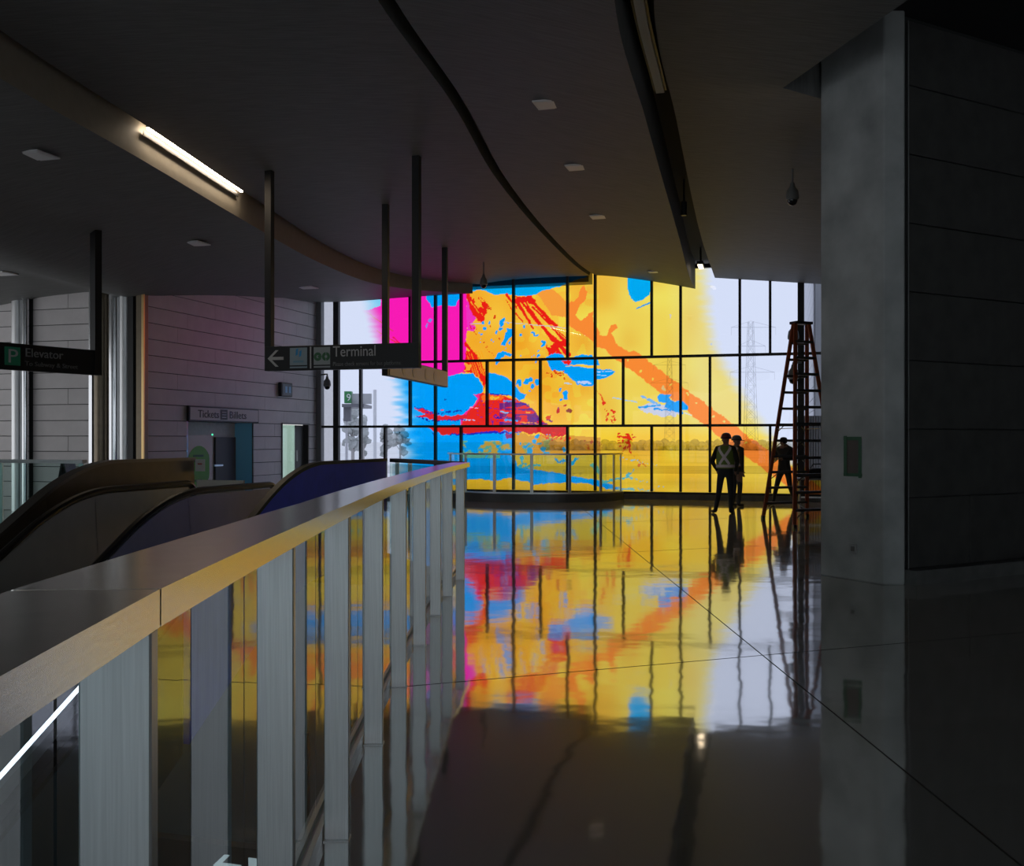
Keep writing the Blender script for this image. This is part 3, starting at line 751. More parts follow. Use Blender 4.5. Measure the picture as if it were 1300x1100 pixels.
# ticket counter alcove
al = empty('ticket_alcove', W3(AT - .5, -5, 0), 'recessed ticket counter with a green disc poster and blue end panel', 'alcove')
q = MB()
q.bar(W3(AT - .42, -6.5, .98), W3(AT - .42, -3.45, .98), .06, 1.96); q.build('back_panel', mat('alcove_grey', (.66, .66, .65), .45, noise=.08), al)
q = MB(); q.bar(W3(AT - .39, -6.42, .98), W3(AT - .02, -6.42, .98), .05, 1.96); q.build('side_panel', M_POLISH, al)
q = MB(); q.bar(W3(AT - .39, -3.80, .98), W3(AT - .04, -3.58, .98), .05, 1.96); q.build('side_panel', mat('alcove_blue', (.12, .62, .98), .35), al, label='bright blue end panel')
q = MB(); q.bar(W3(AT - .22, -6.42, 1.965), W3(AT - .22, -3.55, 1.965), .36, .02); q.build('soffit', M_WALL, al)
q = MB(); q.bar(W3(AT - .14, -5.26, .93), W3(AT - .14, -4.9, .93), .2, .04); q.build('counter_top', M_STEEL, al)
fr_ = lambda b, z, off=-.06: Vector(W3(AT + off, b, z))
q = MB(); q.bar(W3(AT - .10, -6.38, .82), W3(AT - .10, -5.28, .82), .03, 1.64); q.build('poster_board', mat('poster_board', (.78, .80, .79), .5), al)
disc = [(math.cos(t) * .48, math.sin(t) * .48) for t in np.linspace(0, 2 * math.pi, 33)[:-1]]
disc = [(min(x, .42), y) for x, y in disc]
q = MB(); q.prism(disc, fr_(-5.85, .92, -.083), e2, UP, e1, .006); q.build('green_disc', M_LGREEN, al, label='large green disc print')
for zz_, w_ in ((1.17, .42), (1.05, .30), (.60, .36)):
    q = MB(); q.bar(fr_(-6.1, zz_, -.075), fr_(-6.1 + w_, zz_, -.075), .006, .05); q.build('poster_print', mat('dark_green_print', (.03, .16, .02), .5), al)
def go_logo(name, c, s, right, nrm, m, parent):
    q = MB()
    def arc(cx, r0, r1, t0, t1):
        n = 14; P = [(cx + r1 * math.cos(t), r1 * math.sin(t)) for t in np.linspace(t0, t1, n)] + [(cx + r0 * math.cos(t), r0 * math.sin(t)) for t in np.linspace(t1, t0, n)]
        return [(x * s, y * s) for x, y in P]
    q.prism(arc(-.27, .09, .26, R(15), R(345)), c, right, UP, nrm, .004)
    q.prism([(x * s, y * s) for x, y in ((-.27, -.045), (-.01, -.045), (-.01, .045), (-.27, .045))], c, right, UP, nrm, .004)
    q.prism(arc(.27, .09, .26, R(97), R(263)), c, right, UP, nrm, .004)
    q.prism(arc(.27, .09, .26, R(-83), R(83)), c, right, UP, nrm, .004)
    return q.build(name, m, parent)
go_logo('logo', fr_(-5.62, .36, -.083), .30, e2, e1, M_BLACK, al)
q = MB(); q.bar(W3(AT - .36, -4.75, .8), W3(AT - .36, -3.85, .8), .05, 1.6); q.build('dark_gap_sheet', mat('gap_darkness', (.09, .09, .09), .5), al)  # dark sheet standing in for the dark gap beside the blue panel
q = MB(); q.lathe(fr_(-5.27, 1.66, -.1), [(.0, -.02), (.02, -.02), (.02, .02), (.0, .02)], 8); q.build('indicator_lamp', mat('green_led', (.1, .9, .5), .5, emit=((.1, .9, .5), 1.2)), al)

ts = empty('ticket_sign', W3(AT + .1, -4.97, 1.96), 'long grey sign reading Tickets Billets above the counter opening', 'sign')
q = MB(); q.bar(W3(AT + .04, -6.49, 2.133), W3(AT + .04, -3.44, 2.133), .07, .35); q.build('sign_case', M_BLACK, ts, bevel=.01)
q = MB(); q.bar(W3(AT + .078, -6.44, 2.133), W3(AT + .078, -3.49, 2.133), .012, .285); q.build('sign_face', M_SIGNGREY, ts)
text('lettering', 'Tickets', .25, W3(AT + .086, -6.15, 2.05), e2, M_BLACK, ts, width=.86)
text('lettering', 'Billets', .25, W3(AT + .086, -4.84, 2.05), e2, M_BLACK, ts, width=.78)
q = MB(); q.bar(fr_(-5.22, 2.133, .087), fr_(-4.92, 2.133, .087), .006, .24); icon = q.build('ticket_icon', M_BLACK, ts)
q = MB()
for zz_ in (2.19, 2.13, 2.07): q.bar(fr_(-5.16, zz_, .092), fr_(-4.98, zz_, .092), .004, .018)
q.build('icon_lines', M_SIGNGREY, icon)

dr = empty('door_1', W3(AT - .1, -1.34, 0), 'pale glass door left ajar in the ticket wall', kind='structure')
q = MB(); q.bar(W3(AT - .16, -2.1, .97), W3(AT - .16, -1.1, .97), .04, 1.93); q.build('door_leaf', glass_mat('mint_glass', (.70, .85, .79), 1.4), dr)
q = MB(); q.bar(W3(AT - .16, -1.08, .97), W3(AT - .16, -.58, .97), .04, 1.93); q.build('door_leaf', mat('dark_leaf', (.07, .07, .065), .4), dr)  # plain dark leaf beside the glass one
q = MB(); q.bar(W3(AT - .02, -2.12, 1.97), W3(AT - .02, -.56, 1.97), .08, .035); q.bar(W3(AT - .02, -2.12, 0), W3(AT - .02, -2.12, 1.97), .08, .035); q.build('door_frame', M_JAMB, dr)
q = MB(); q.bar(W3(AT - .05, -1.18, .95), W3(AT - .05, -1.18, 1.25), .03, .03); q.build('handle', M_STEEL, dr)

bx_ = empty('wall_clock_screen', W3(AT + .1, -2.0, 2.68), 'small black box display with blue digits on the ticket wall', 'display')
q = MB(); q.bar(W3(AT + .05, -2.32, 2.87), W3(AT + .05, -1.72, 2.87), .10, .37); q.build('case', M_BLACK, bx_, bevel=.012)
q = MB(); q.bar(W3(AT + .102, -2.26, 2.87), W3(AT + .102, -1.78, 2.87), .012, .29); q.build('screen', mat('dim_screen', (.02, .05, .08), .3), bx_)
for b_ in (-2.14, -1.94):
    q = MB(); q.bar(fr_(b_, 2.87, .111), fr_(b_ + .11, 2.87, .111), .006, .17); q.build('digit', mat('blue_digits', (.08, .22, .38), .4, emit=((.1, .3, .6), .08)), bx_)

# corner cladding (bronze and polished steel strips) and wall facing the viewpoint
cc = empty('corner_cladding', W3(AT - .6, -8.1, 0), 'bronze and polished steel strips cladding the wall corner', 'column')
BC = -8.05
CH = 4.9
def strip(a0, a1, m, r=None, name='strip'):
    q = MB()
    if r: q.lathe(W3((a0 + a1) / 2, BC, 0), [((a1 - a0) / 2, 0), ((a1 - a0) / 2, CH)], 24)
    else: q.bar(W3(a0, BC, CH / 2), W3(a1, BC, CH / 2), .22, CH)
    return q.build(name, m, cc, smooth=bool(r))
def pxa(px):  # offset along e1 at the corner plane b = BC
    k = (px - 650) / 1300.0; p = O2 + BC * E2
    return (p[1] * k - p[0]) / (E1[0] - k * E1[1])
for x0, x1, m, r in ((117, 121, M_POLISH, 0), (121, 138, M_BRONZE, 1), (139, 153, M_POLISH, 1), (153, 166, M_STEEL, 1), (166, 173, M_BLACK, 0), (173, 177, M_POLISH, 1), (177, 184, M_BRONZE, 0)):
    strip(pxa(x0), pxa(x1), m, r)
q = MB(); q.bar(W3(pxa(184), BC - .1, 3), W3(pxa(187), BC - .1, 3), .04, 6.0); q.build('gold_edge', mat('gold_edge', (.70, .48, .22), .3, 1.0), cc, label='narrow gold coloured edge strip')
wf = empty('wall_front', W3(pxa(80), BC, 0), 'pale panelled wall facing the viewpoint left of the steel strips', kind='structure')
q = MB(); q.bar(W3(pxa(117), BC + .2, 3), W3(-14.5, BC + .2, 3), .2, 6.1); q.build('wall_backing', M_WALL, wf)
al_ = pxa(116.5); ar_ = pxa(39)
for i in range(len(ZB) - 1):
    z0, z1 = ZB[i], ZB[i + 1]; mid = ar_ + (al_ - ar_) * .58
    segs = [(ar_, mid), (mid, al_)] if i % 3 == 1 else [(ar_, al_)]
    for s0, s1 in segs + [(-9.9, pxa(18)), (-12.3, -9.95)]:
        if s1 - s0 < .1: continue
        piece('wall_panel', (round(s1 - s0 - .008, 3), .03, round(z1 - z0 - .014, 3)), W3((s0 + s1) / 2, BC + .08, (z0 + z1) / 2), ANG, M_LPANEL, wf, .003)
rc = empty('steel_column', W3(pxa(29), BC - .05, 0), 'polished steel clad round column at the left edge', 'column')
q = MB(); q.lathe(W3(pxa(25), BC - .05, 0), [(.13, 0), (.13, 6.0)], 24); q.build('shaft', M_STEEL, rc, smooth=True)
q = MB(); q.lathe(W3(pxa(34.5), BC - .05, 0), [(.08, 0), (.08, 6.0)], 20); q.build('shaft', M_POLISH, rc, smooth=True)

# ================================================================== MAIN GUARD RAILING
def rail_z(y): return float(np.interp(y, [0, 1.4, 2.7, 4.0, 8.0, 12], [1.35, 1.345, 1.32, 1.30, 1.287, 1.283]))
gr = empty('guard_railing', (rail_x(5), 5, 0), 'long curved steel guard railing with glass panes beside the escalator opening', 'railing')
post_y = [-7.0, -5.9, -4.65, -3.4, -2.3, -1.15, 0.1, 1.38, 2.68, 3.97, 5.21, 6.40, 7.69, 9.0, 10.1, 11.3]
for y in post_y:
    t = rail_t(y)
    piece('post', (0.095, 0.036, rail_z(y) - .052), (rail_x(y), y, (rail_z(y) - .052) / 2), math.atan2(t.y, t.x) - math.pi / 2, M_STEEL, gr, .003)
    piece('foot_plate', (0.10, 0.07, 0.006), (rail_x(y), y, .003), math.atan2(t.y, t.x) - math.pi / 2, M_STEEL, gr, .001)
def rail_pt(y, off, z):
    t = rail_t(y); n = Vector((t.y, -t.x, 0)); return Vector((rail_x(y), y, z)) + n * off
capcuts = [-7.2, -3.3, 1.40, 6.45, 11.86]
for i in range(4):
    ys = np.linspace(capcuts[i] + .004, capcuts[i + 1] - .004, 26)
    q = MB(); q.sweep([rail_pt(y, 0, rail_z(y)) for y in ys], [(0.05, 0), (0.05, -.052), (0.035, -.052), (.035, -.01), (-.135, -.01), (-.135, -.052), (-.15, -.052), (-.15, 0)])
    q.build('rail_cap', M_RAIL, gr, smooth=False)
gc = post_y[:] + [11.84]
for i in range(len(gc) - 1):
    ys = np.linspace(gc[i] + .006, gc[i + 1] - .006, 5)
    q = MB(); q.ribbon([[rail_pt(y, -.083, .05), rail_pt(y, -.083, rail_z(y) - .03)] for y in ys])
    q.build('glass_pane', M_GLASSD, gr, fix=False)
ys = np.linspace(-7.2, 11.86, 60)
q = MB(); q.sweep([rail_pt(y, -.083, 0) for y in ys], [(.03, 0), (.03, .055), (.012, .055), (.012, .035), (-.012, .035), (-.012, .055), (-.03, .055), (-.03, 0)]); q.build('base_channel', M_STEEL, gr)
q = MB(); q.sweep([rail_pt(y, -.135, 0) for y in ys], [(.012, -.25), (.012, .012), (-.012, .012), (-.012, -.25)]); q.build('slab_edge_trim', M_STEEL, gr)

# return guard from the end of the railing to the blue parapet
rg = empty('return_guard', (-1.1, 12.9, 0), 'short dark topped guard joining the railing end to the blue parapet', 'railing')
pA = Vector((-.60, 11.95, 0)); pB = Vector((-1.62, 13.95, 0))
q = MB(); q.bar(pA + UP * 1.265, pB + UP * 1.265, .10, .05); q.build('rail_cap', M_BLACK, rg)
for k in (.22, .72, .93):
    p = pA.lerp(pB, k); q = MB(); q.bar(p, p + UP * 1.24, .05, .05); q.build('post', M_STEEL, rg)
q = MB(); q.bar(pA + UP * .65 + Vector((-.04, 0, 0)), pB + UP * .65 + Vector((-.04, 0, 0)), .012, 1.15); q.build('glass_pane', M_GLASS, rg)

# ================================================================== ESCALATOR
D = e2.copy()
def incline(q, z0, r=1.3, slope=math.tan(R(30))):
    """height along the run: flat for q > 0, falling at 30 degrees for q < 0, rounded at the knee"""
    w = r * .55
    if q >= w: return z0
    if q <= -w: return z0 + slope * q
    t = (q + w) / (2 * w)
    return z0 + slope * (-w) * (1 - t) ** 2
def profile(base, z0, q0, q1, n=60):
    return [Vector((base[0], base[1], 0)) + D * s + UP * incline(s, z0) for s in np.linspace(q0, q1, n)]
K_far = Vector((-4.88, 12.2, 0)) - D * .55; K_near = K_far + e1 * 1.24
esc = empty('escalator', tuple(K_far + e1 * .62), 'steel escalator with black handrails descending beside the railing', 'escalator')
for K, sgn in ((K_far, 1), (K_near, -1)):
    hp = profile(K, .95, -9.0, 2.3)
    end = hp[-1]
    for tt in np.linspace(0, math.pi, 9)[1:]:
        hp.append(end + D * (.16 * math.sin(tt)) + UP * (-.16 + .16 * math.cos(tt)))
    q = MB(); q.sweep(hp, [(-.045, -.02), (-.045, .015), (-.03, .03), (.03, .03), (.045, .015), (.045, -.02)], up=tuple(e1.cross(D))) if False else q.tube(hp, .042, 8)
    h = q.build('handrail', M_RUBBER, esc, smooth=True)
    cuts = [-9.0, -7.0, -5.0, -3.0, -1.2, .4, 2.3]
    for i in range(len(cuts) - 1):
        ss = np.linspace(cuts[i] + .004, cuts[i + 1] - .004, 10)
        q = MB()
        rows = []
        for s in ss:
            b0 = K + D * s; top = incline(s, .90); bot = incline(s, .06)
            rows.append([b0 + e1 * (.06 * sgn) + UP * bot, b0 + e1 * (.015 * sgn) + UP * top, b0 - e1 * (.03 * sgn) + UP * top, b0 - e1 * (.09 * sgn) + UP * (bot - .25), b0 + e1 * (.06 * sgn) + UP * bot])
        q.ribbon(rows); q.build('balustrade_panel', M_ESC, esc, smooth=True)
    # decking strip on each side of the balustrade foot
    q = MB(); q.sweep([Vector((K.x, K.y, 0)) + D * s + e1 * (.10 * sgn) + UP * incline(s, .05) for s in np.linspace(-9.0, 2.4, 50)], [(-.07, -.12), (-.07, .012), (.07, .012), (.07, -.12)]); q.build('skirt', mat('skirt_black', (.02, .02, .02), .3), esc)
mid = K_far + e1 * .62
for k in range(24):
    s = .2 - k * .4
    zt = incline(s, 0.0) - .02
    piece('step', (.40, 1.0, .16), tuple(mid + D * s + UP * (zt - .08)), AT2, mat('step_metal', (.06, .06, .06), .45, .6), esc, .006)
q = MB(); q.bar(mid + D * .35 + UP * -.03, mid + D * 3.1 + UP * -.03, 1.0, .05); q.build('landing_plate', M_STEEL, esc)
tr_ = MB(); tr_.sweep([mid + D * s + UP * (incline(s, -.55)) for s in np.linspace(-9.0, 2.4, 40)], [(-.78, -.35), (-.78, .25), (.78, .25), (.78, -.35)]); tr_.build('truss', mat('truss_cladding', (.06, .06, .06), .6), esc)
bd = MB(); bp0 = K_far + D * 2.1 + e1 * .28; bp1 = K_far + D * 2.1 + e1 * .98
bd.bar(bp0 + UP * .80, bp1 + UP * .80, .03, .42); bb = bd.build('barrier_board', mat('cream_board', (.62, .58, .50), .6), None, label='pale blank barrier board across the top of the escalator', cat='board')
for k in (.1, .9):
    p = bp0.lerp(bp1, k); q = MB(); q.bar(p + UP * .0, p + UP * .6, .03, .03); q.build('leg', M_BLACK, bb)

def parapet(name, base, z0, q0, q1, m, depth, thick, label, trim=M_BLACK, cut=(-3.2, -1.2, 1.0)):
    pr = empty(name, (base[0], base[1], 0), label, 'parapet')
    ends = [q0] + [c for c in cut if q0 < c < q1] + [q1]
    for i in range(len(ends) - 1):
        rows = []
        for s in np.linspace(ends[i] + .004, ends[i + 1] - .004, 14):
            b0 = Vector((base[0], base[1], 0)) + D * s; t_ = incline(s, z0 - .03); bt = incline(s, z0 - depth)
            rows.append([b0 + e1 * thick / 2 + UP * bt, b0 + e1 * thick / 2 + UP * t_, b0 - e1 * thick / 2 + UP * t_, b0 - e1 * thick / 2 + UP * bt, b0 + e1 * thick / 2 + UP * bt])
        q = MB(); q.ribbon(rows)
        n = len(q.v); q.face(range(0, 4)); q.face(range(n - 5, n - 1))
        q.build('panel', m, pr)
    q = MB(); q.sweep(profile(base, z0 - .015, q0, q1 + .02), [(-thick * .62, -.02), (-thick * .62, .02), (thick * .62, .02), (thick * .62, -.02)]); q.build('top_trim', trim, pr)
    return pr
parapet('blue_parapet', (-2.44, 11.5), 1.285, -2.1, 2.55, M_BLUE, 1.35, .06, 'dark blue solid parapet beside the escalator head')
parapet('dark_parapet', (-2.44, 11.5), 1.285, -8.5, -2.2, mat('dark_teal_panel', (.05, .075, .085), .4), 1.35, .06, 'dark lower parapet continuing down from the blue one behind the glass', cut=(-5.2,))
parapet('bronze_parapet', (-5.22, 12.32), 1.285, -8.5, 2.35, mat('bronze_panel', (.24, .205, .16), .36, .9, noise=.06), 1.5, .12, 'brown metal clad parapet on the far side of the escalator', trim=mat('parapet_cap', (.30, .28, .25), .35, 1.0), cut=(-3.0, -.6))
q = MB(); pn = Vector((-5.22, 12.32, 0)) + D * 2.36 + e1 * .09
q.bar(pn + UP * 1.18 - e1 * .02, pn + UP * 1.18 + e1 * .13, .012, .17); nt_ = q.build('paper_notice', mat('paper', (.72, .70, .66), .6), None, label='small white paper notice on the end of the brown parapet', cat='notice')
MB().bar(pn + UP * 1.20 + e1 * .02 - D * .008, pn + UP * 1.20 + e1 * .09 - D * .008, .003, .02).build('print', mat('red_print', (.5, .1, .08), .6), nt_)

# lit handrail of the stair below, nearer the railing
lh = empty('lit_handrail', (-2.6, 7.6, -1.0), 'glowing white strip handrail sloping down behind the railing glass', 'light strip')
lA = Vector((-3.05, 7.37, -.162)); lB = Vector((-3.28, 6.56, -.605)); ld = (lB - lA)
q = MB(); q.bar(lA, lA + ld * 1.06, .018, .012); q.build('led_tube', M_LED, lh)
q = MB(); q.bar(lA - UP * .04, lA + ld * 5 - UP * .04, .035, .05); q.build('rail', M_STEEL, lh)
q = MB(); q.bar(lA + ld * 1.3, lA + ld * 2.6, .018, .012); q.build('led_tube', M_LED, lh)
for k in (0.02, 1.2, 2.4):
    p = lA + ld * k; q = MB(); q.bar(p - UP * .06, Vector((p.x, p.y, -4.56)), .04, .04); q.build('support', M_STEEL, lh)

# hanging sign of the lower level, seen through the railing glass
lsg = empty('lower_sign', (-2.0, 6.6, -1.45), 'dark hanging sign with white arrow in the lower level below the railing', 'sign')
lc = Vector((-1.86, 6.55, -1.18)); q = MB(); q.bar(lc - e1 * .75, lc + e1 * .75, .08, .30); q.build('sign_case', mat('lower_sign_face', (.02, .024, .03), .4), lsg)
def ppt(px, py, Y): return Vector(((px - 650) / 1300 * Y, Y, EYE - (py - 558) / 1300 * Y))
for px in (200, 420):
    p = lc + e1 * (-.6 if px == 200 else .6); q = MB(); q.bar(p + UP * .15, p + UP * .9, .04, .04); q.build('hanger', M_BLACK, lsg)
nrm = -e2
def on_face(u, v): return lc + e1 * u + UP * v - e2 * .042
q = MB(); arrow = [(-.10, 0), (-.02, .075), (.02, .075), (-.035, .022), (.10, .022), (.10, -.022), (-.035, -.022), (.02, -.075), (-.02, -.075)]
q.prism(arrow, on_face(.07, .02), e1, UP, nrm, .005); q.build('arrow', M_LED if False else mat('lit_white', (.8, .8, .8), .5, emit=((.8, .85, .9), .55)), lsg)
for u in (.26, .345):
    q = MB(); q.prism([(-.038, -.075), (.038, -.075), (.038, .075), (-.038, .075)], on_face(u, .02), e1, UP, nrm, .004); tl = q.build('tile', MATS['lit_white'], lsg)
    go_logo('logo', on_face(u, .02) - e2 * .005, .07, e1, nrm, M_BLACK, tl)

# far left glass guard along the opening
fg = empty('glass_guard', (-6.9, 13.3, 0), 'steel capped glass guard at the far left of the opening', 'railing')
g0 = Vector((-5.34, 12.80, 0)); g1 = Vector((-8.6, 13.73, 0))
q = MB(); q.bar(g0 + UP * 1.27, g1 + UP * 1.27, .09, .045); q.build('rail_cap', M_STEEL, fg)
for k in range(2):
    q = MB(); q.bar(g0.lerp(g1, k * .5 + .005) + UP * .65, g0.lerp(g1, k * .5 + .495) + UP * .65, .012, 1.2); q.build('glass_pane', M_GLASS, fg)
for k in (.02, .38, .98):
    p = g0.lerp(g1, k) + Vector((0, .03, 0)); q = MB(); q.bar(p, p + UP * 1.25, .05, .03); q.build('post', M_STEEL, fg)
# left side guard of the opening (runs toward the viewpoint, outside the frame)
sg = empty('glass_guard', (-8.65, 2.5, 0), 'long glass guard along the left side of the opening', 'railing')
q = MB(); q.bar((-8.65, 13.6, 1.27), (-8.65, -7.2, 1.27), .09, .045); q.build('rail_cap', M_STEEL, sg)
for k in range(7):
    q = MB(); q.bar((-8.65, 13.5 - 2.78 * k, .65), (-8.65, 13.5 - 2.78 * k - 2.74, .65), .012, 1.2); q.build('glass_pane', M_GLASS, sg)
    q = MB(); q.bar((-8.68, 12.2 - 2.78 * k, 0), (-8.68, 12.2 - 2.78 * k, 1.25), .05, .03); q.build('post', M_STEEL, sg)

# small folding floor sign beyond it
fs = empty('floor_sign', (-7.33, 16.9, 0), 'small black folding floor sign standing beyond the far left guard', 'sign')
for s in (-1, 1):
    q = MB(); q.bar(Vector((-7.33 + .22 * s, 16.9, 0)), Vector((-7.33 + .015 * s, 16.9, 1.17)), .03, .40, up=(0, 1, 0)); q.build('board', M_BLACK, fs)
q = MB(); q.bar((-7.36, 16.9, 1.17), (-7.30, 16.9, 1.17), .3, .03); q.build('hinge', M_BLACK, fs)

# ================================================================== CURVED GUARD AT THE WINDOW
cgd = empty('curved_guard', W3(2.0, -1.0, 0), 'low curved glass guard bulging out from the window', 'railing')
def cg(t, z):
    a = 2.02 - 2.32 * math.cos(t); b = -0.25 - 1.95 * math.sin(t) ** 0.9
    return Vector(W3(a, b, z))
TS = np.linspace(R(2), R(178), 41)
q = MB(); q.sweep([cg(t, 1.18) for t in TS], [(-.03, -.02), (-.03, .02), (.03, .02), (.03, -.02)]); q.build('rail_cap', M_STEEL, cgd)
q = MB(); q.sweep([cg(t, 0) for t in TS], [(-.06, 0), (-.06, .20), (.06, .20), (.06, 0)]); q.build('base_curb', mat('guard_curb', (.10, .10, .10), .35), cgd)
q = MB(); q.sweep([cg(t, .205) for t in TS], [(-.03, 0), (-.03, .03), (.03, .03), (.03, 0)]); q.build('base_channel', M_STEEL, cgd)
pts_t = [R(x) for x in (4, 28, 52, 76, 100, 124, 148, 163, 176)]
for i, t in enumerate(pts_t):
    p = cg(t, 0); d = (cg(t + .02, 0) - cg(t - .02, 0)).normalized()
    piece('post', (.075, .03, 1.16), tuple(p + UP * .58), math.atan2(d.y, d.x), M_STEEL, cgd, .003)
for i in range(len(pts_t) - 1):
    q = MB(); q.ribbon([[cg(t, .21), cg(t, 1.15)] for t in np.linspace(pts_t[i] + .01, pts_t[i + 1] - .01, 6)]); q.build('glass_pane', M_GLASS, cgd, fix=False)

# ================================================================== HANGING SIGNS
def ceil_z(x, y):
    a, b = AB(x, y)
    if a < cove(b): return zA(a, b)
    l, r = cove(b) + .16, bR(b); t = (a - l) / (r - l)
    return 5.76 + .10 * math.sin(math.pi * min(max(t, 0), .5))
def hanging(name, p, q_, z0, z1, label, thick=.12, face=M_BLACK, pw=.11, posts=(0, 1), low=None):
    p, q_ = Vector((*p, 0)), Vector((*q_, 0)); d = (q_ - p).normalized(); n = Vector((d.y, -d.x, 0))
    s = empty(name, tuple((p + q_) / 2 + UP * z0), label, 'sign')
    m = MB(); m.bar(p + UP * ((z0 + z1) / 2), q_ + UP * ((z0 + z1) / 2), thick, z1 - z0); m.build('sign_case', face, s, bevel=.006)
    for k in posts:
        e = (p + d * pw * .5) if k == 0 else (q_ - d * pw * .5)
        top = ceil_z(e.x, e.y) + .04
        m = MB(); m.bar(e + UP * (z0 if low is None else low), e + UP * top, pw, pw * 1.02, up=tuple(n)); m.build('post', M_BLACK, s)
    return s, p, q_, d, n
s1, p, q_, d, n = hanging('hanging_sign', (-3.91, 16.3), (-1.40, 15.58), 2.635, 3.02, 'black hanging sign reading Terminal with arrow and logo tiles')
L1 = (q_ - p).length
def f1(u, z): return p + d * u + n * .064 + UP * z
q = MB(); ar = [(-.14, 0), (.0, .13), (.05, .13), (-.065, .024), (.14, .024), (.14, -.024), (-.065, -.024), (.05, -.13), (.0, -.13)]
q.prism(ar, f1(.20, 2.828), d, UP, n, .004); q.build('arrow', M_GREYTXT, s1)
for u, w in ((.60, .30), (1.005, .28)):
    q = MB(); q.prism([(-w / 2, -.16), (w / 2, -.16), (w / 2, .16), (-w / 2, .16)], f1(u, 2.828), d, UP, n, .004); tl = q.build('logo_tile', mat('sign_tile', (.36, .40, .41), .5) if u > .9 else mat('sign_tile_blue', (.30, .39, .44), .5), s1)
    q = MB(); q.prism([(-w / 2, -.135), (w / 2, -.135), (w / 2, -.115), (-w / 2, -.115)], f1(u, 2.828) + n * .004, d, UP, n, .003); q.build('tile_line', M_BLACK, tl)
    if u > .9: go_logo('logo', f1(u, 2.84) + n * .004, .26, d, n, mat('logo_green', (.05, .16, .07), .5), tl)
    else:
        for gx, g0, g1 in ((-.03, .0, .12), (.03, -.02, .09)):
            q = MB(); q.prism([(gx - .018, g0), (gx + .018, g0 + .02), (gx + .026, g1), (gx - .010, g1 - .02)], f1(u, 2.86) + n * .004, d, UP, n, .003); q.build('glyph', M_SKY, tl)
        q = MB(); q.prism([(-.09, -.02), (.09, -.02), (.09, .012), (-.09, .012)], f1(u, 2.775) + n * .004, d, UP, n, .003); q.build('glyph_line', mat('pale_blue_print', (.18, .34, .45), .5), tl)
q = MB(); q.prism([(-.012, -.17), (.012, -.17), (.012, .17), (-.012, .17)], f1(.81, 2.828), d, UP, n, .004); q.build('divider', M_GREYTXT, s1)
text('lettering', 'Terminal', .235, tuple(f1(1.19, 2.835)), d, M_GREYTXT, s1, sx=.86)
text('lettering', 'Please check screens for bus platforms', .088, tuple(f1(1.19, 2.69)), d, mat('dim_lettering', (.22, .22, .22), .5), s1, sx=.82)

s2, p, q_, d, n = hanging('hanging_sign', (-2.33, 18.75), (-1.50, 23.1), 2.72, 3.08, 'end-on hanging sign with a face painted with the gold window reflection behind the Terminal sign', face=M_BLACK, thick=.10, low=2.72)
q = MB(); q.bar(p + d * .12 + n * .055 + UP * 2.90, q_ - d * .02 + n * .055 + UP * 2.90, .012, .33); fc = q.build('sign_face', mat('gold_reflect_face', (.24, .20, .12), .35, .4), s2)  # gold of the reflected window put into the face colour
for u in (1.0, 1.7, 2.6, 3.3):
    q = MB(); q.prism([(.11 * math.cos(t), .11 * math.sin(t)) for t in np.linspace(0, 2 * math.pi, 17)[:-1]], p + d * u + n * .062 + UP * 2.9, d, UP, n, .003); q.build('pictogram', mat('pictogram_reflect_gold', (.33, .29, .20), .4, .3), fc)  # discs carry the same reflected gold in their colour

s3, p, q_, d, n = hanging('hanging_sign', (-8.2, 14.75), (-6.86, 17.02), 2.61, 3.02, 'black hanging sign reading Elevator with a green P tile', posts=(0, 1), pw=.13, thick=.10)
L3 = (q_ - p).length
def f3(u, z): return p + d * u + n * .054 + UP * z
u0 = 1.03
def u_at(px):
    k = (px - 650) / 1300; return (k * p.y - p.x) / (d.x - k * d.y)
ua, ub = u_at(3), u_at(23)
q = MB(); q.prism([(ua, -.14), (ub, -.14), (ub, .14), (ua, .14)], f3(0, 2.82), d, UP, n, .004); q.build('green_tile', M_GREEN, s3, label='green tile')
text('lettering', 'P', .30, tuple(f3((ua + ub) / 2, 2.72) + n * .004), d, M_GREYTXT, s3, 'CENTER', sx=1.2)
ut = u_at(29); ue = u_at(64)
text('lettering', 'Elevator', .19, tuple(f3(ut, 2.83)), d, mat('elevator_lettering', (.26, .26, .26), .5), s3, sx=1.05)
text('lettering', 'To Subway & Street', .10, tuple(f3(ut, 2.69)), d, mat('elevator_lettering_dim', (.16, .16, .16), .5), s3, sx=1.15)

# ================================================================== CEILING FITTINGS
def lamp_square(x, y, z, s, label, tilt=0):
    o = empty('square_downlight', (x, y, z), label, 'light', 'square ceiling lights')
    rz = ANG
    piece('frame', (s, s, .02), (x, y, z - .004), rz, M_LIGHTBOX, o, .003)
    piece('lens', (s * .8, s * .8, .014), (x, y, z - .012), rz, mat('lens_off', (.82, .82, .82), .35), o, .002)
def on_ceiling(px, py, zfun, z0=5.7):
    z = z0
    for _ in range(12):
        Y = 1300 * (z - EYE) / (558 - py); X = (px - 650) / 1300 * Y; z = zfun(X, Y)
    return X, Y, z
def zC(x, y):
    a, b = AB(x, y); t = min(max((a - cL(b)) / (cR(b) - cL(b)), 0), 1); return 5.86 - .46 * t ** 1.3
def zD(x, y):
    a, b = AB(x, y); t = min(max((a - dL(b)) / (dR(b) - dL(b)), 0), 1); return 5.66 - .38 * (.25 + .75 * float(np.clip((b + 20) / 18, 0, 1))) * t
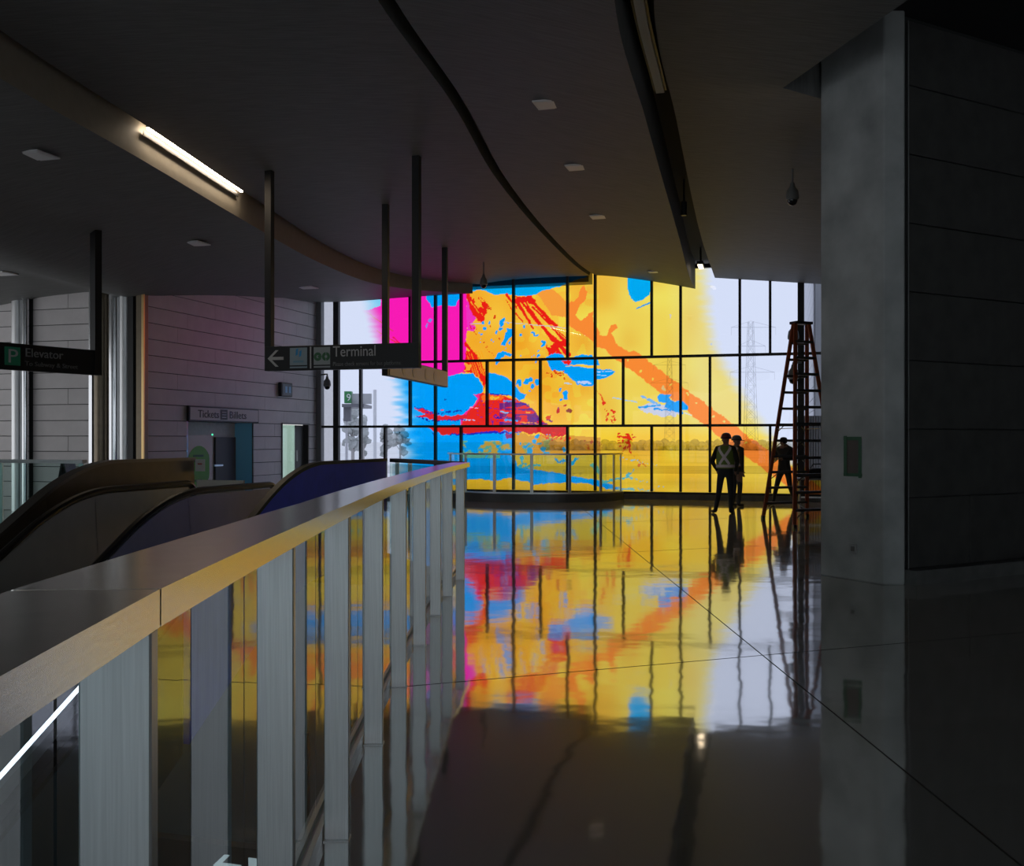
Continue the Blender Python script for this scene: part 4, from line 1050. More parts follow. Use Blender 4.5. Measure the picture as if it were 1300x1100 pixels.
for (px, py, zf, s, lb) in ((696, 132, zC, .33, 'square ceiling light nearest in the middle row of three'), (733, 212, zC, .33, 'second square ceiling light in the middle row'), (761, 275, zC, .33, 'third square ceiling light, before the window'),
        (830, 345, zC, .26, 'faint square ceiling light right before the yellow glass'), (45, 197, lambda x, y: zA(*AB(x, y)), .42, 'square ceiling light near the left edge, left of the lit lamp'),
        (247, 309, lambda x, y: zA(*AB(x, y)), .42, 'square ceiling light below the lit linear lamp'), (2, 347, lambda x, y: zA(*AB(x, y)), .42, 'square ceiling light cut by the left edge'), (390, 365, lambda x, y: zA(*AB(x, y)), .42, 'square ceiling light by the top of the ticket wall')):
    X, Y, Z = on_ceiling(px, py, zf)
    lamp_square(X, Y, Z, s, lb)

# lit linear lamp in the cove
ll = empty('linear_lamp', (-4.8, 15.6, 5.6), 'lit warm linear lamp in the ceiling cove', 'light')
def cove_pt(y, off, z):
    # find b such that the cove point has that y
    lo_, hi_ = -40.0, -.2
    for _ in range(40):
        mb = (lo_ + hi_) / 2
        if W2(cove(mb) + off, mb)[1] < y: lo_ = mb
        else: hi_ = mb
    return Vector(W3(cove(lo_) + off, lo_, z))
ys = np.linspace(13.9, 17.45, 10)
q = MB(); q.sweep([cove_pt(y, .10, 5.775) for y in ys], [(-.016, -.012), (-.016, .012), (.016, .012), (.016, -.012)]); q.build('diffuser', mat('cove_lamp_diffuser', (1, 1, 1), .5, emit=((1.0, .80, .58), 40.0)), ll)
q = MB(); q.sweep([cove_pt(y, .10, 5.81) for y in ys], [(-.02, -.02), (-.02, .02), (.02, .02), (.02, -.02)]); q.build('housing', M_BLACK, ll)
q = MB(); q.sweep([cove_pt(y, .045, 5.71) for y in ys], [(-.006, -.03), (-.006, .03), (.006, .03), (.006, -.03)]); q.build('shield', M_BLACK, ll)
for y in (14.2, 15.7, 17.2):
    c = cove_pt(y, .10, 5.82); MB().bar(c, c + UP * .38, .03, .03).build('hanger', M_BLACK, ll)
# fittings in the right slot
def slot_pt(y, z):
    best = None
    for b in np.linspace(-30, -.2, 600):
        pz = W2((cR(b) + dL(b)) / 2, b)
        if best is None or abs(pz[1] - y) < best[0]: best = (abs(pz[1] - y), pz)
    return Vector((best[1][0], best[1][1], z))
ul = empty('linear_lamp', (1.3, 10.5, 5.8), 'unlit linear lamp inside the right ceiling slot at the top', 'light')
yy = np.linspace(8.9, 12.6, 8)
q = MB(); q.sweep([slot_pt(y, 5.82) for y in yy], [(-.05, -.015), (-.05, .015), (.05, .015), (.05, -.015)]); q.build('diffuser', M_LIGHTBOX, ul)
q = MB(); q.sweep([slot_pt(y, 5.87) for y in yy], [(-.08, -.035), (-.08, .035), (.08, .035), (.08, -.035)]); q.build('housing', M_BLACK, ul)
for y in (9.4, 12.2):
    c = slot_pt(y, 5.9); MB().bar(c, c + UP * .24, .03, .03).build('hanger', M_BLACK, ul)
sl = empty('slot_lamp', (4.9, 24.6, 5.7), 'small lit lamp at the window end of the right ceiling slot', 'light')
c0, c1 = slot_pt(24.2, 5.68), slot_pt(24.8, 5.68)
q = MB(); q.bar(c0, c1, .11, .02); q.build('lens', mat('slot_lamp_lens', (1, 1, 1), .5, emit=((1.0, .78, .52), 3.5)), sl)
q = MB(); q.bar(c0 + UP * .05, c1 + UP * .05, .15, .08); q.build('housing', M_BLACK, sl)
cm = c0.lerp(c1, .5); MB().bar(cm + UP * .08, cm + UP * .46, .04, .04).build('hanger', M_BLACK, sl)
sp_ = empty('spot_fitting', tuple(slot_pt(18.0, 5.5)), 'small black fitting inside the right ceiling slot', 'light')
c0 = slot_pt(18.0, 5.62); q = MB(); q.lathe(tuple(c0), [(.0, -.14), (.05, -.14), (.055, .1), (.0, .12)], 12); q.build('body', M_BLACK, sp_)
MB().bar(c0 + UP * .1, c0 + UP * .5, .03, .03).build('stem', M_BLACK, sp_)

def dome_camera(name, top, drop, label, s=1.0, arm=None):
    c = empty(name, tuple(top), label, 'camera', 'dome security cameras')
    top = Vector(top); m_body = mat('dome_body', (.22, .22, .215), .4)
    if arm is None:
        MB().tube([top + UP * .05, top - UP * drop], .017 * s, 8).build('stem', m_body, c)
        b0 = top - UP * drop
    else:
        w = top + Vector(arm)
        MB().tube([w, w.lerp(top, .8), top, top - UP * drop], .02 * s, 8).build('arm', m_body, c)
        b0 = top - UP * drop
    MB().lathe(tuple(b0), [(0.0, .03), (.03 * s, .02), (.045 * s, -.05 * s), (.085 * s, -.10 * s), (.10 * s, -.2 * s), (.098 * s, -.235 * s), (.08 * s, -.25 * s)], 20).build('housing', m_body, c, smooth=True)
    MB().lathe(tuple(b0), [(.078 * s, -.248 * s), (.074 * s, -.28 * s), (.055 * s, -.315 * s), (.02 * s, -.333 * s), (.002, -.335 * s)], 20).build('dome', mat('smoked_dome', (.01, .01, .01), .08), c, smooth=True)
X, Y, Z = on_ceiling(1006, 215, zD); dome_camera('dome_camera', (X, Y, Z), .22, 'dome camera hanging from the ceiling left of the pillar', .95)
X, Y, Z = on_ceiling(614, 333, ceil_z, 5.85); dome_camera('dome_camera', (X, Y, Z), .32, 'dome camera hanging before the blue top of the window', .95)
dome_camera('dome_camera', W3(col_a(-.3) + .22, -.62, 3.36), .08, 'dome camera on a bracket at the left end of the window', 1.05, arm=tuple(Vector(W3(col_a(-.62), -.1, 3.38)) - Vector(W3(col_a(-.3) + .22, -.62, 3.36))))
for zz_, lb, off in ((4.42, 'dome camera on the thick mullion above the ladder top', -.18), (3.44, 'lower dome camera on the thick mullion behind the ladder', -.18)):
    dome_camera('dome_camera', W3(col_a(17) + off, -.30, zz_), .06, lb, 1.4, arm=tuple(Vector(W3(col_a(17), -.1, zz_ + .02)) - Vector(W3(col_a(17) + off, -.30, zz_))))
dome_camera('dome_camera', W3(col_a(17) + .62, -.5, 4.05), .1, 'dome camera between the ladder and the pillar', 1.5, arm=tuple(Vector(W3(col_a(18), -.1, 4.08)) - Vector(W3(col_a(17) + .62, -.5, 4.05))))

# ================================================================== PILLAR DETAILS
pd = Vector((3.96 - 3.53, 10.90 - 11.70, 0)); PLn = pd.length; pd.normalize(); pnm = Vector((pd.y, -pd.x, 0))
if pnm.x > 0: pnm = -pnm
pf0 = Vector((3.53, 11.70, 0))
def pil_uz(px, py):
    k = (px - 650) / 1300; u = (k * pf0.y - pf0.x) / (pd.x - k * pd.y); P_ = pf0 + pd * u
    return u, EYE - (py - 558) / 1300 * P_.y
u0, z0 = pil_uz(1073, 603); u1, z1 = pil_uz(1093, 557)
tp = empty('taped_paper', tuple(pf0 + pd * ((u0 + u1) / 2) + UP * z0), 'brown paper patch framed with green tape on the pillar', 'paper')
q = MB(); q.prism([(u0, z0), (u1, z0), (u1, z1), (u0, z1)], pf0 + pnm * .001, pd, UP, pnm, .003); q.build('paper', mat('brown_paper', (.115, .095, .085), .7), tp)
GT = mat('green_tape', (.018, .105, .045), .5)
for (a0, b0, a1, b1) in ((u0 - .02, z0 - .015, u1 + .02, z0 + .02), (u0 - .02, z1 - .02, u1 + .01, z1 + .02), (u0 - .015, z0 - .01, u0 + .03, z1 + .03), (u1 - .03, z0 - .03, u1 + .015, z1 + .01)):
    q = MB(); q.prism([(a0, b0), (a1, b0), (a1, b1), (a0, b1)], pf0 + pnm * (.004 if a1 - a0 > .1 else .0065), pd, UP, pnm, .002); q.build('tape', GT, tp)
u0, z0 = pil_uz(1079, 703); u1, z1 = pil_uz(1088, 691)
oc = empty('wall_socket', tuple(pf0 + pd * u0 + UP * z0), 'small steel socket plate low on the pillar', 'socket')
q = MB(); q.prism([(u0, z0), (u1, z0), (u1, z1), (u0, z1)], pf0 + pnm * .001, pd, UP, pnm, .01); q.build('plate', mat('socket_plate', (.34, .34, .34), .5), oc)
q = MB(); q.prism([(u0 + .025, z0 + .03), (u1 - .025, z0 + .03), (u1 - .025, z1 - .03), (u0 + .025, z1 - .03)], pf0 + pnm * .011, pd, UP, pnm, .004); q.build('outlet', M_CURB, oc)

# ================================================================== LADDER
lad = empty('step_ladder', (5.39, 19.25, 0), 'tall orange fibreglass step ladder standing in front of the window', 'ladder')
M_FIB = mat('orange_fibreglass', (.42, .10, .035), .45)
M_ALU = mat('ladder_aluminium', (.12, .12, .125), .4, .7)
lu = Vector((.92, .39, 0)).normalized(); lv = Vector((-.02, 2.16, 0)) * .5   # across the rungs / half spread
lc = Vector((5.40, 19.12, 0)); LH = 3.70
def rail_p(side, frame, z):
    t = z / LH
    hw = .53 * (1 - t) + .155 * t
    return lc + lu * (hw * side) + lv * (frame * (1 - t) + frame * .06 * t) + UP * z
for side in (-1, 1):
    for frame in (-1, 1):
        q = MB(); q.bar(rail_p(side, frame, .03), rail_p(side, frame, LH), .028, .075, up=tuple(lu)); q.build('side_rail', M_FIB, lad)
        q = MB(); f_ = rail_p(side, frame, 0); q.box((f_.x, f_.y, .03), (.06, .12, .06)); q.build('rubber_foot', M_RUBBER, lad)
for frame in (-1, 1):
    for k in range(1, 12):
        z = k * .305
        if z > LH - .15: continue
        q = MB(); q.bar(rail_p(-1, frame, z), rail_p(1, frame, z), .075 if frame < 0 else .035, .048); q.build('step', M_ALU, lad)
        if k in (1, 3, 4, 5, 6) :
            for side in (-1, 1):
                q = MB(); q.bar(rail_p(side, frame, z - .16), rail_p(side, frame, z).lerp(rail_p(-side, frame, z), .24), .02, .012); q.build('brace', M_ALU, lad)
tp_ = lc + UP * (LH + .02)
q = MB(); q.bar(tp_ - lu * .19, tp_ + lu * .19, .20, .05); q.build('top_cap', M_BLACK, lad)
for side in (-1, 1):
    q = MB(); q.bar(rail_p(side, -1, 1.75), rail_p(side, 1, 1.75), .03, .012); q.build('spreader', M_ALU, lad)

# ================================================================== WORK TABLE WITH GEAR
wt = empty('work_table', (6.95, 21.6, 0), 'folding work table with steel legs behind the ladder', 'table')
tc_ = Vector((6.86, 21.9, 0))
q = MB(); q.bar(tc_ - e1 * .75 + UP * .70, tc_ + e1 * .75 + UP * .70, .6, .035); q.build('table_top', mat('table_top', (.32, .32, .33), .4), wt)
for s in (-1, 1):
    for t_ in (-1, 1):
        p_ = tc_ + e1 * (.68 * s) + e2 * (.25 * t_); q = MB(); q.bar(p_, p_ + UP * .69, .035, .035); q.build('leg', M_STEEL, wt)
q = MB(); q.bar(tc_ - e1 * .68 + UP * .30, tc_ + e1 * .68 + UP * .30, .03, .03); q.build('stretcher', M_STEEL, wt)
bg_ = empty('tool_bag', tuple(tc_ + UP * .72 - e1 * .25), 'black tool bag slumped on the work table', 'bag')
m = MB(); c = tc_ - e1 * .28 + UP * .718
prof = [(.30, 0), (.33, .05), (.30, .13), (.20, .20), (.08, .22), (.0, .22)]
m.lathe(tuple(c), prof, 16, 1.25, .6); m.build('body', M_BLACK, bg_, smooth=True)
MB().tube([c + e1 * -.2 + UP * .18, c + e1 * -.12 + UP * .30, c + e1 * .1 + UP * .30, c + e1 * .2 + UP * .18], .014, 6).build('handle', M_BLACK, bg_)
sh = MB(); c = tc_ + e1 * .42 + UP * .72; sh.ribbon([[c + e1 * (.09 * i - .16) + e2 * (.10 * j - .2) + UP * (.06 + .05 * math.sin(2.1 * i + 1.3 * j)) for j in range(5)] for i in range(5)])
sh.build('plastic_wrap', mat('clear_wrap', (.45, .46, .48), .15), None, label='crumpled grey plastic sheet on the work table', cat='plastic sheet', smooth=True)

# ================================================================== PEOPLE
def skin_mesh(nodes, edges, root, mats_idx, mats, sub=2):
    names = list(nodes); ix = {n: i for i, n in enumerate(names)}
    me = bpy.data.meshes.new('body'); me.from_pydata([nodes[n][0] for n in names], [(ix[a], ix[b]) for a, b in edges], [])
    o = bpy.data.objects.new('body_tmp', me); COL.objects.link(o)
    o.modifiers.new('skin', 'SKIN'); sb = o.modifiers.new('sub', 'SUBSURF'); sb.levels = sub
    for n in names:
        sv = me.skin_vertices[0].data[ix[n]]; r = nodes[n][1]
        sv.radius = r if hasattr(r, '__len__') else (r, r); sv.use_root = (n == root)
    bpy.context.view_layer.update()
    out = bpy.data.meshes.new_from_object(o.evaluated_get(bpy.context.evaluated_depsgraph_get()))
    bpy.data.objects.remove(o, do_unlink=True)
    out.materials.clear()
    for m in mats: out.materials.append(m)
    P = np.array([nodes[n][0] for n in names]); MI = np.array([mats_idx(n) for n in names])
    for pl in out.polygons:
        pl.material_index = int(MI[np.argmin(((P - np.array(pl.center)) ** 2).sum(1))]); pl.use_smooth = True
    return out
M_SKIN = mat('skin_tone', (.36, .20, .14), .55)
def person(label, loc, face_ang, joints, cloth, helmet=None, vest=None, height=1.68, looks=0.0):
    """joints are given for a 1.68 m figure: x right, y ahead, z up; face_ang turns ahead from +Y"""
    k = height / 1.68
    N = {}
    def nd(n, p, r): N[n] = ((p[0] * k, p[1] * k, p[2] * k), tuple(x * k for x in r) if hasattr(r, '__len__') else r * k)
    J = dict(pelvis=(0, 0, .87), belly=(0, .01, 1.0), chest=(0, .0, 1.2), upper=(0, -.01, 1.33), neck=(0, .0, 1.42), jaw=(0, .035, 1.475), head=(0, .015, 1.535), crown=(0, .0, 1.595),
             sh_l=(-.165, 0, 1.335), sh_r=(.165, 0, 1.335), hip_l=(-.09, 0, .83), hip_r=(.09, 0, .83))
    J.update(joints)
    rad = dict(pelvis=(.145, .105), belly=(.145, .11), chest=(.165, .115), upper=(.12, .09), neck=.055, jaw=(.062, .07), head=(.078, .09), crown=(.06, .07), sh_l=.072, sh_r=.072, hip_l=.088, hip_r=.088,
               el_l=.052, el_r=.052, wr_l=.034, wr_r=.034, kn_l=.062, kn_r=.062, an_l=.046, an_r=.046, heel_l=.045, heel_r=.045, toe_l=.036, toe_r=.036)
    for n, p in J.items(): nd(n, p, rad[n])
    E = [('pelvis', 'belly'), ('belly', 'chest'), ('chest', 'upper'), ('upper', 'neck'), ('neck', 'jaw'), ('jaw', 'head'), ('head', 'crown')]
    for s in 'lr':
        E += [('upper', 'sh_' + s), ('sh_' + s, 'el_' + s), ('el_' + s, 'wr_' + s), ('pelvis', 'hip_' + s), ('hip_' + s, 'kn_' + s), ('kn_' + s, 'an_' + s), ('an_' + s, 'heel_' + s), ('heel_' + s, 'toe_' + s)]
        w = Vector(J['wr_' + s]); el = Vector(J['el_' + s]); dr_ = (w - el).normalized()
        side = Vector((1, 0, 0)) if s == 'r' else Vector((-1, 0, 0))
        ac = dr_.cross(side).normalized()
        if ac.length < .5: ac = Vector((0, 1, 0))
        pa = w + dr_ * .05; nd('palm_' + s, pa, (.032, .018)); E.append(('wr_' + s, 'palm_' + s))
        inw = ac.cross(dr_).normalized()
        for fi, (off, ln) in enumerate(((-.026, .062), (-.009, .072), (.009, .068), (.026, .052))):
            b0 = pa + ac * off + dr_ * .03; nd('kn%d_%s' % (fi, s), b0, .0105); t0 = b0 + dr_ * ln * .55 + inw * .012; nd('md%d_%s' % (fi, s), t0, .009); nd('tp%d_%s' % (fi, s), t0 + dr_ * ln * .4 + inw * .02, .0075)
            E += [('palm_' + s, 'kn%d_%s' % (fi, s)), ('kn%d_%s' % (fi, s), 'md%d_%s' % (fi, s)), ('md%d_%s' % (fi, s), 'tp%d_%s' % (fi, s))]
        b0 = w + dr_ * .03 - ac * .035; nd('th0_' + s, b0, .011); nd('th1_' + s, b0 + dr_ * .035 - ac * .022 + inw * .01, .009); E += [('wr_' + s, 'th0_' + s), ('th0_' + s, 'th1_' + s)]
        nd('ear_' + s, (.078 * (1 if s == 'r' else -1), .005, 1.52), .014); E.append(('head', 'ear_' + s))
    nd('nose', (0, .125, 1.515), .013); E.append(('jaw', 'nose'))
    def mi(n):
        if n in ('jaw', 'head', 'crown', 'nose', 'neck') or n.startswith(('palm', 'kn0', 'kn1_', 'kn2', 'kn3', 'md', 'tp', 'th', 'ear')): return 0
        if n.startswith(('hip', 'kn_', 'an', 'pelvis')): return 2
        if n.startswith(('heel', 'toe')): return 3
        return 1
    if 'kn1_l' in N: pass
    me = skin_mesh(N, E, 'pelvis', mi, [M_SKIN, cloth[0], cloth[1], cloth[2]])
    root = empty('person', loc, label, 'person')
    rot = Matrix.Rotation(face_ang, 4, 'Z')
    me.transform(rot)
    def put(name, mesh_):
        o = bpy.data.objects.new(name, mesh_); COL.objects.link(o); o.parent = root; return o
    # settle the soles on the floor
    zmin = min(v.co.z for v in me.vertices)
    put('body', me).location = (0, 0, -zmin)
    def local(mb, name, m, smooth=True):
        ms = bpy.data.meshes.new(name); ms.from_pydata(mb.v, [], mb.f)
        for x in (m if isinstance(m, list) else [m]): ms.materials.append(x)
        bm_ = bmesh.new(); bm_.from_mesh(ms); bmesh.ops.recalc_face_normals(bm_, faces=bm_.faces); bm_.to_mesh(ms); bm_.free()
        if smooth: ms.polygons.foreach_set('use_smooth', [True] * len(ms.polygons))
        ms.transform(Matrix.Scale(k, 4)); ms.transform(rot); o = put(name, ms); o.location = (0, 0, -zmin); return o
    hd = Vector(J['head'])
    for sx in (-1, 1):
        e = MB(); e.lathe((hd.x + .03 * sx, hd.y + .083, hd.z), [(.0, -.009), (.008, -.006), (.011, 0), (.008, .006), (0, .009)], 8); local(e, 'eye', M_BLACK)
    e = MB(); e.box((hd.x, hd.y + .09, hd.z - .075), (.04, .012, .008)); local(e, 'mouth', mat('lip', (.25, .09, .08), .6))
    if helmet:
        h = MB(); h.lathe((hd.x, hd.y - .005, hd.z + .01), [(.118, .0), (.116, .03), (.105, .075), (.08, .108), (.045, .125), (.0, .13)], 20, .92, 1.12); local(h, 'hard_hat', helmet)
        h = MB(); h.box((hd.x, hd.y + .13, hd.z + .012), (.16, .07, .012)); local(h, 'hat_brim', helmet)
        h = MB(); h.lathe((hd.x, hd.y - .005, hd.z + .035), [(.12, -.01), (.12, .006), (.10, .01)], 20, .93, 1.13); local(h, 'hat_band', M_BLACK)
    else:
        h = MB(); h.lathe((hd.x, hd.y - .015, hd.z - .02), [(.08, -.03), (.092, .02), (.092, .06), (.07, .10), (.03, .115), (0, .117)], 18, .95, 1.1); local(h, 'hair', mat('dark_hair', (.015, .012, .01), .6))
    if vest:
        secs = [(.93, .185, .135), (1.02, .188, .138), (1.12, .192, .142), (1.22, .196, .146), (1.32, .188, .138), (1.37, .165, .125), (1.405, .12, .10)]
        def sp(z, t, off=0.0):
            rx = float(np.interp(z, [s[0] for s in secs], [s[1] for s in secs])) + off; ry = float(np.interp(z, [s[0] for s in secs], [s[2] for s in secs])) + off
            return (rx * math.sin(t), -ry * math.cos(t), z)     # t = 0 is the middle of the back
        v = MB(); v.ribbon([[sp(s[0], t) for t in np.linspace(-math.pi, math.pi, 29)] for s in secs]); vo = local(v, 'safety_vest', vest[0])
        def band(path, w, name='reflective_band'):
            b_ = MB(); rows = []
            for (z, t), (z2, t2) in zip(path[:-1], path[1:]):
                pass
            for i, (z, t) in enumerate(path):
                z2, t2 = path[min(i + 1, len(path) - 1)]; z1_, t1_ = path[max(i - 1, 0)]
                dz, dt = z2 - z1_, (t2 - t1_) * .18; l_ = math.hypot(dz, dt); nz_, nt_2 = dt / l_ * w / 2, -dz / l_ * w / 2 / .18
                rows.append([sp(z - nz_, t - nt_2, .008), sp(z + nz_, t + nt_2, .008)])
            b_.ribbon(rows); local(b_, name, vest[1])
        band([(.985, t) for t in np.linspace(-math.pi, math.pi, 29)], .06)
        for s in (-1, 1):
            band([(1.02 + (1.385 - 1.02) * u, s * (-.55 + 1.35 * u)) for u in np.linspace(0, 1, 9)], .052)
    return root
M_JKT = mat('dark_jacket', (.020, .019, .018), .8); M_TRS = mat('dark_trousers', (.028, .032, .042), .8); M_BOOT = mat('dark_boots', (.015, .014, .013), .6)
M_VEST = mat('hi_vis_vest', (.20, .30, .06), .7); M_VEST2 = mat('orange_vest', (.40, .22, .07), .7); M_REFL = mat('reflective_tape', (.95, .86, .87), .35)
fA = ANG
person('person in green safety vest with crossed bands and hard hat, back turned', (4.46, 21.4, 0), fA - .10,
    dict(el_l=(-.265, -.05, 1.08), wr_l=(-.20, .12, .90), el_r=(.255, -.06, 1.08), wr_r=(.19, .12, .90), kn_l=(-.135, .02, .45), an_l=(-.20, -.01, .09), heel_l=(-.205, -.02, .045), toe_l=(-.30, .11, .036),
         kn_r=(.10, .03, .45), an_r=(.115, -.02, .09), heel_r=(.115, -.03, .045), toe_r=(.13, .13, .036), head=(.012, .015, 1.535)), (M_JKT, M_TRS, M_BOOT), mat('maroon_hat', (.18, .05, .05), .3), (M_VEST, M_REFL), 1.70)
person('person in grey hard hat half hidden behind the vested person', (5.17, 23.6, 0), fA - .75,
    dict(el_l=(-.22, -.02, 1.07), wr_l=(-.19, .12, .87), el_r=(.22, -.03, 1.07), wr_r=(.19, .02, .84), kn_l=(-.09, .02, .45), an_l=(-.10, -.02, .09), heel_l=(-.10, -.03, .045), toe_l=(-.12, .12, .036),
         kn_r=(.09, .03, .45), an_r=(.09, -.01, .09), heel_r=(.09, -.02, .045), toe_r=(.12, .13, .036)), (mat('olive_jacket', (.05, .045, .03), .8), mat('grey_trousers', (.06, .062, .065), .8), M_BOOT), mat('grey_hat', (.20, .19, .19), .25), (M_VEST2, M_REFL), 1.66)
person('person in black clothes with legs apart behind the ladder, hands at chest', (6.42, 24.15, 0), fA + math.pi - .5,
    dict(el_l=(-.27, .04, 1.10), wr_l=(-.10, .22, 1.12), el_r=(.27, .02, 1.08), wr_r=(.08, .23, 1.10), hip_l=(-.10, 0, .83), kn_l=(-.17, .03, .45), an_l=(-.27, -.02, .09), heel_l=(-.27, -.03, .045), toe_l=(-.33, .12, .036),
         kn_r=(.19, .02, .46), an_r=(.30, -.02, .09), heel_r=(.30, -.03, .045), toe_r=(.36, .11, .036), jaw=(0, .06, 1.47), head=(0, .045, 1.53), crown=(0, .03, 1.59)), (M_BLACK, M_BLACK, M_BOOT), None, None, 1.66)

# ================================================================== OUTSIDE
M_GRD = mat('pale_paving', (.82, .81, .79), .8, noise=.12, nscale=.12)
q = MB(); q.prism([(-300, 28.3), (300, 28.3), (300, 600), (-300, 600)], (0, 0, -.45), (1, 0, 0), (0, 1, 0), (0, 0, 1), .2)
q.build('ground', M_GRD, label='pale paved ground outside the window', kind='structure')
q = MB(); q.prism([(-200, 60), (200, 48), (200, 62), (-200, 76)], (0, 0, -.25), (1, 0, 0), (0, 1, 0), (0, 0, 1), .02); q.build('road', mat('asphalt', (.62, .61, .60), .8, noise=.1, nscale=.3), label='grey road strip crossing outside the window', kind='structure')
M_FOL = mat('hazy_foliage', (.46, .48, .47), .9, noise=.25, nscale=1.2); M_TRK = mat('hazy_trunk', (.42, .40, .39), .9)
def tree(loc, h, w, label, seed, conifer=False):
    rn = random.Random(seed); t = empty('tree', loc, label, 'tree', 'trees outside the window')
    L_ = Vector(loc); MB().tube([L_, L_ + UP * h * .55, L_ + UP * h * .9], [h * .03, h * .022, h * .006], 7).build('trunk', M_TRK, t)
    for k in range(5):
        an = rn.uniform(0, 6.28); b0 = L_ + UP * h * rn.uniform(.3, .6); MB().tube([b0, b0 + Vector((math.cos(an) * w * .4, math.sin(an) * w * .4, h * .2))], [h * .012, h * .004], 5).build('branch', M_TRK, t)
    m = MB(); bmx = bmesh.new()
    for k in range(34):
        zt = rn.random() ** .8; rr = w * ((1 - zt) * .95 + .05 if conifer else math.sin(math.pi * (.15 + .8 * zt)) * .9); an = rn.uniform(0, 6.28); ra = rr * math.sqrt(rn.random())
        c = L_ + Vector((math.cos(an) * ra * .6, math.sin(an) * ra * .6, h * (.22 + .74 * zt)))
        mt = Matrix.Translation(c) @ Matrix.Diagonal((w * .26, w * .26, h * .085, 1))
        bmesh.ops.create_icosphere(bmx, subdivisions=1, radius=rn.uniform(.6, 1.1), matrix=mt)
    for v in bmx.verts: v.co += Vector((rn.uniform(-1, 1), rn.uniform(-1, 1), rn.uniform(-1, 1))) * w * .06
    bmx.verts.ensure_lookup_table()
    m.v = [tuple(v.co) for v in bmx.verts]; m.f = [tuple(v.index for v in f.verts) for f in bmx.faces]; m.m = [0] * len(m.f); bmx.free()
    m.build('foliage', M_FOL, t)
def at_px(px, Y): return ((px - 650) / 1300 * Y, Y, -.26)
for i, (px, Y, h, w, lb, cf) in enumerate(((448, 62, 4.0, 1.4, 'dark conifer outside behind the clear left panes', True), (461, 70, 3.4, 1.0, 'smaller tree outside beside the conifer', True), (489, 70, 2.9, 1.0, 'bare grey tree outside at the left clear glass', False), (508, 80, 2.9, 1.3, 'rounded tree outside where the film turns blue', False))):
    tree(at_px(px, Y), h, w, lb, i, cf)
# distant hedge
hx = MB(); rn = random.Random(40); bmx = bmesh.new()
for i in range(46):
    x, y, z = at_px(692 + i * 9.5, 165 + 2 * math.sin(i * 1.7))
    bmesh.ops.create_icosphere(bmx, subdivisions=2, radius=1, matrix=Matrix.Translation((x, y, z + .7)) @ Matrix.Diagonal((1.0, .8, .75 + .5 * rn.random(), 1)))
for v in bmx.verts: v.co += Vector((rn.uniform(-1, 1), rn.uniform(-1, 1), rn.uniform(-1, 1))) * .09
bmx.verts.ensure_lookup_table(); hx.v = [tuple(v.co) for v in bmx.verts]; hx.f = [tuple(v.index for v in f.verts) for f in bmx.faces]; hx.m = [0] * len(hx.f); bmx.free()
hx.build('hedge', mat('hazy_hedge_foliage', (.62, .60, .52), .9, noise=.2, nscale=1.5), label='long low hedge in the distance outside the yellow glass', cat='hedge')  # distance haze lightened into the hedge colour
# pylons
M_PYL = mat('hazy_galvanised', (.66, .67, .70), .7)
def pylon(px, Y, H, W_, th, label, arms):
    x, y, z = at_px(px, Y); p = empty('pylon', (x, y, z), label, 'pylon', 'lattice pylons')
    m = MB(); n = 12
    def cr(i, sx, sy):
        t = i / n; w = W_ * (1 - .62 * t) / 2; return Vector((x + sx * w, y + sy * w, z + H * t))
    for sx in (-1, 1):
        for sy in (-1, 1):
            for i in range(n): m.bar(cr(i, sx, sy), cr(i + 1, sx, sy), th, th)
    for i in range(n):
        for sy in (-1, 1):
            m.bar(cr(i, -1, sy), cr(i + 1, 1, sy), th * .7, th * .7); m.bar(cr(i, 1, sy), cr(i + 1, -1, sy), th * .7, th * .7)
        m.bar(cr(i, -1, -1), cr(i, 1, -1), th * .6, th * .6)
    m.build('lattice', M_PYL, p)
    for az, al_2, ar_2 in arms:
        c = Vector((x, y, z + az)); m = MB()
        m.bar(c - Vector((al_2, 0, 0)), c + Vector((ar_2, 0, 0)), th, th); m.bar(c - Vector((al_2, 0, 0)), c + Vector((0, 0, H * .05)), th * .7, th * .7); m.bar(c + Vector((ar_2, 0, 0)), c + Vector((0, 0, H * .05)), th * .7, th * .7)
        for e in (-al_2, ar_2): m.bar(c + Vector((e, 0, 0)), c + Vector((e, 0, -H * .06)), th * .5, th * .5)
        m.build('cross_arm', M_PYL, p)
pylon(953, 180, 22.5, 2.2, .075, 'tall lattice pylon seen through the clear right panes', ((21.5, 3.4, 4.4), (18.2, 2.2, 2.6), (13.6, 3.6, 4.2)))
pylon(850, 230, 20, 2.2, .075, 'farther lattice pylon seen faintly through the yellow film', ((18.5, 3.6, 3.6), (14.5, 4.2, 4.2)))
# eaves fascia outside, above the left part of the window
q = MB(); q.bar(W3(-4.4, .75, 5.95), W3(3.30, .75, 5.95), .5, .33); q.build('trim_2', mat('eaves_grey', (.34, .34, .35), .6), label='grey eaves beam outside above the window', kind='structure')
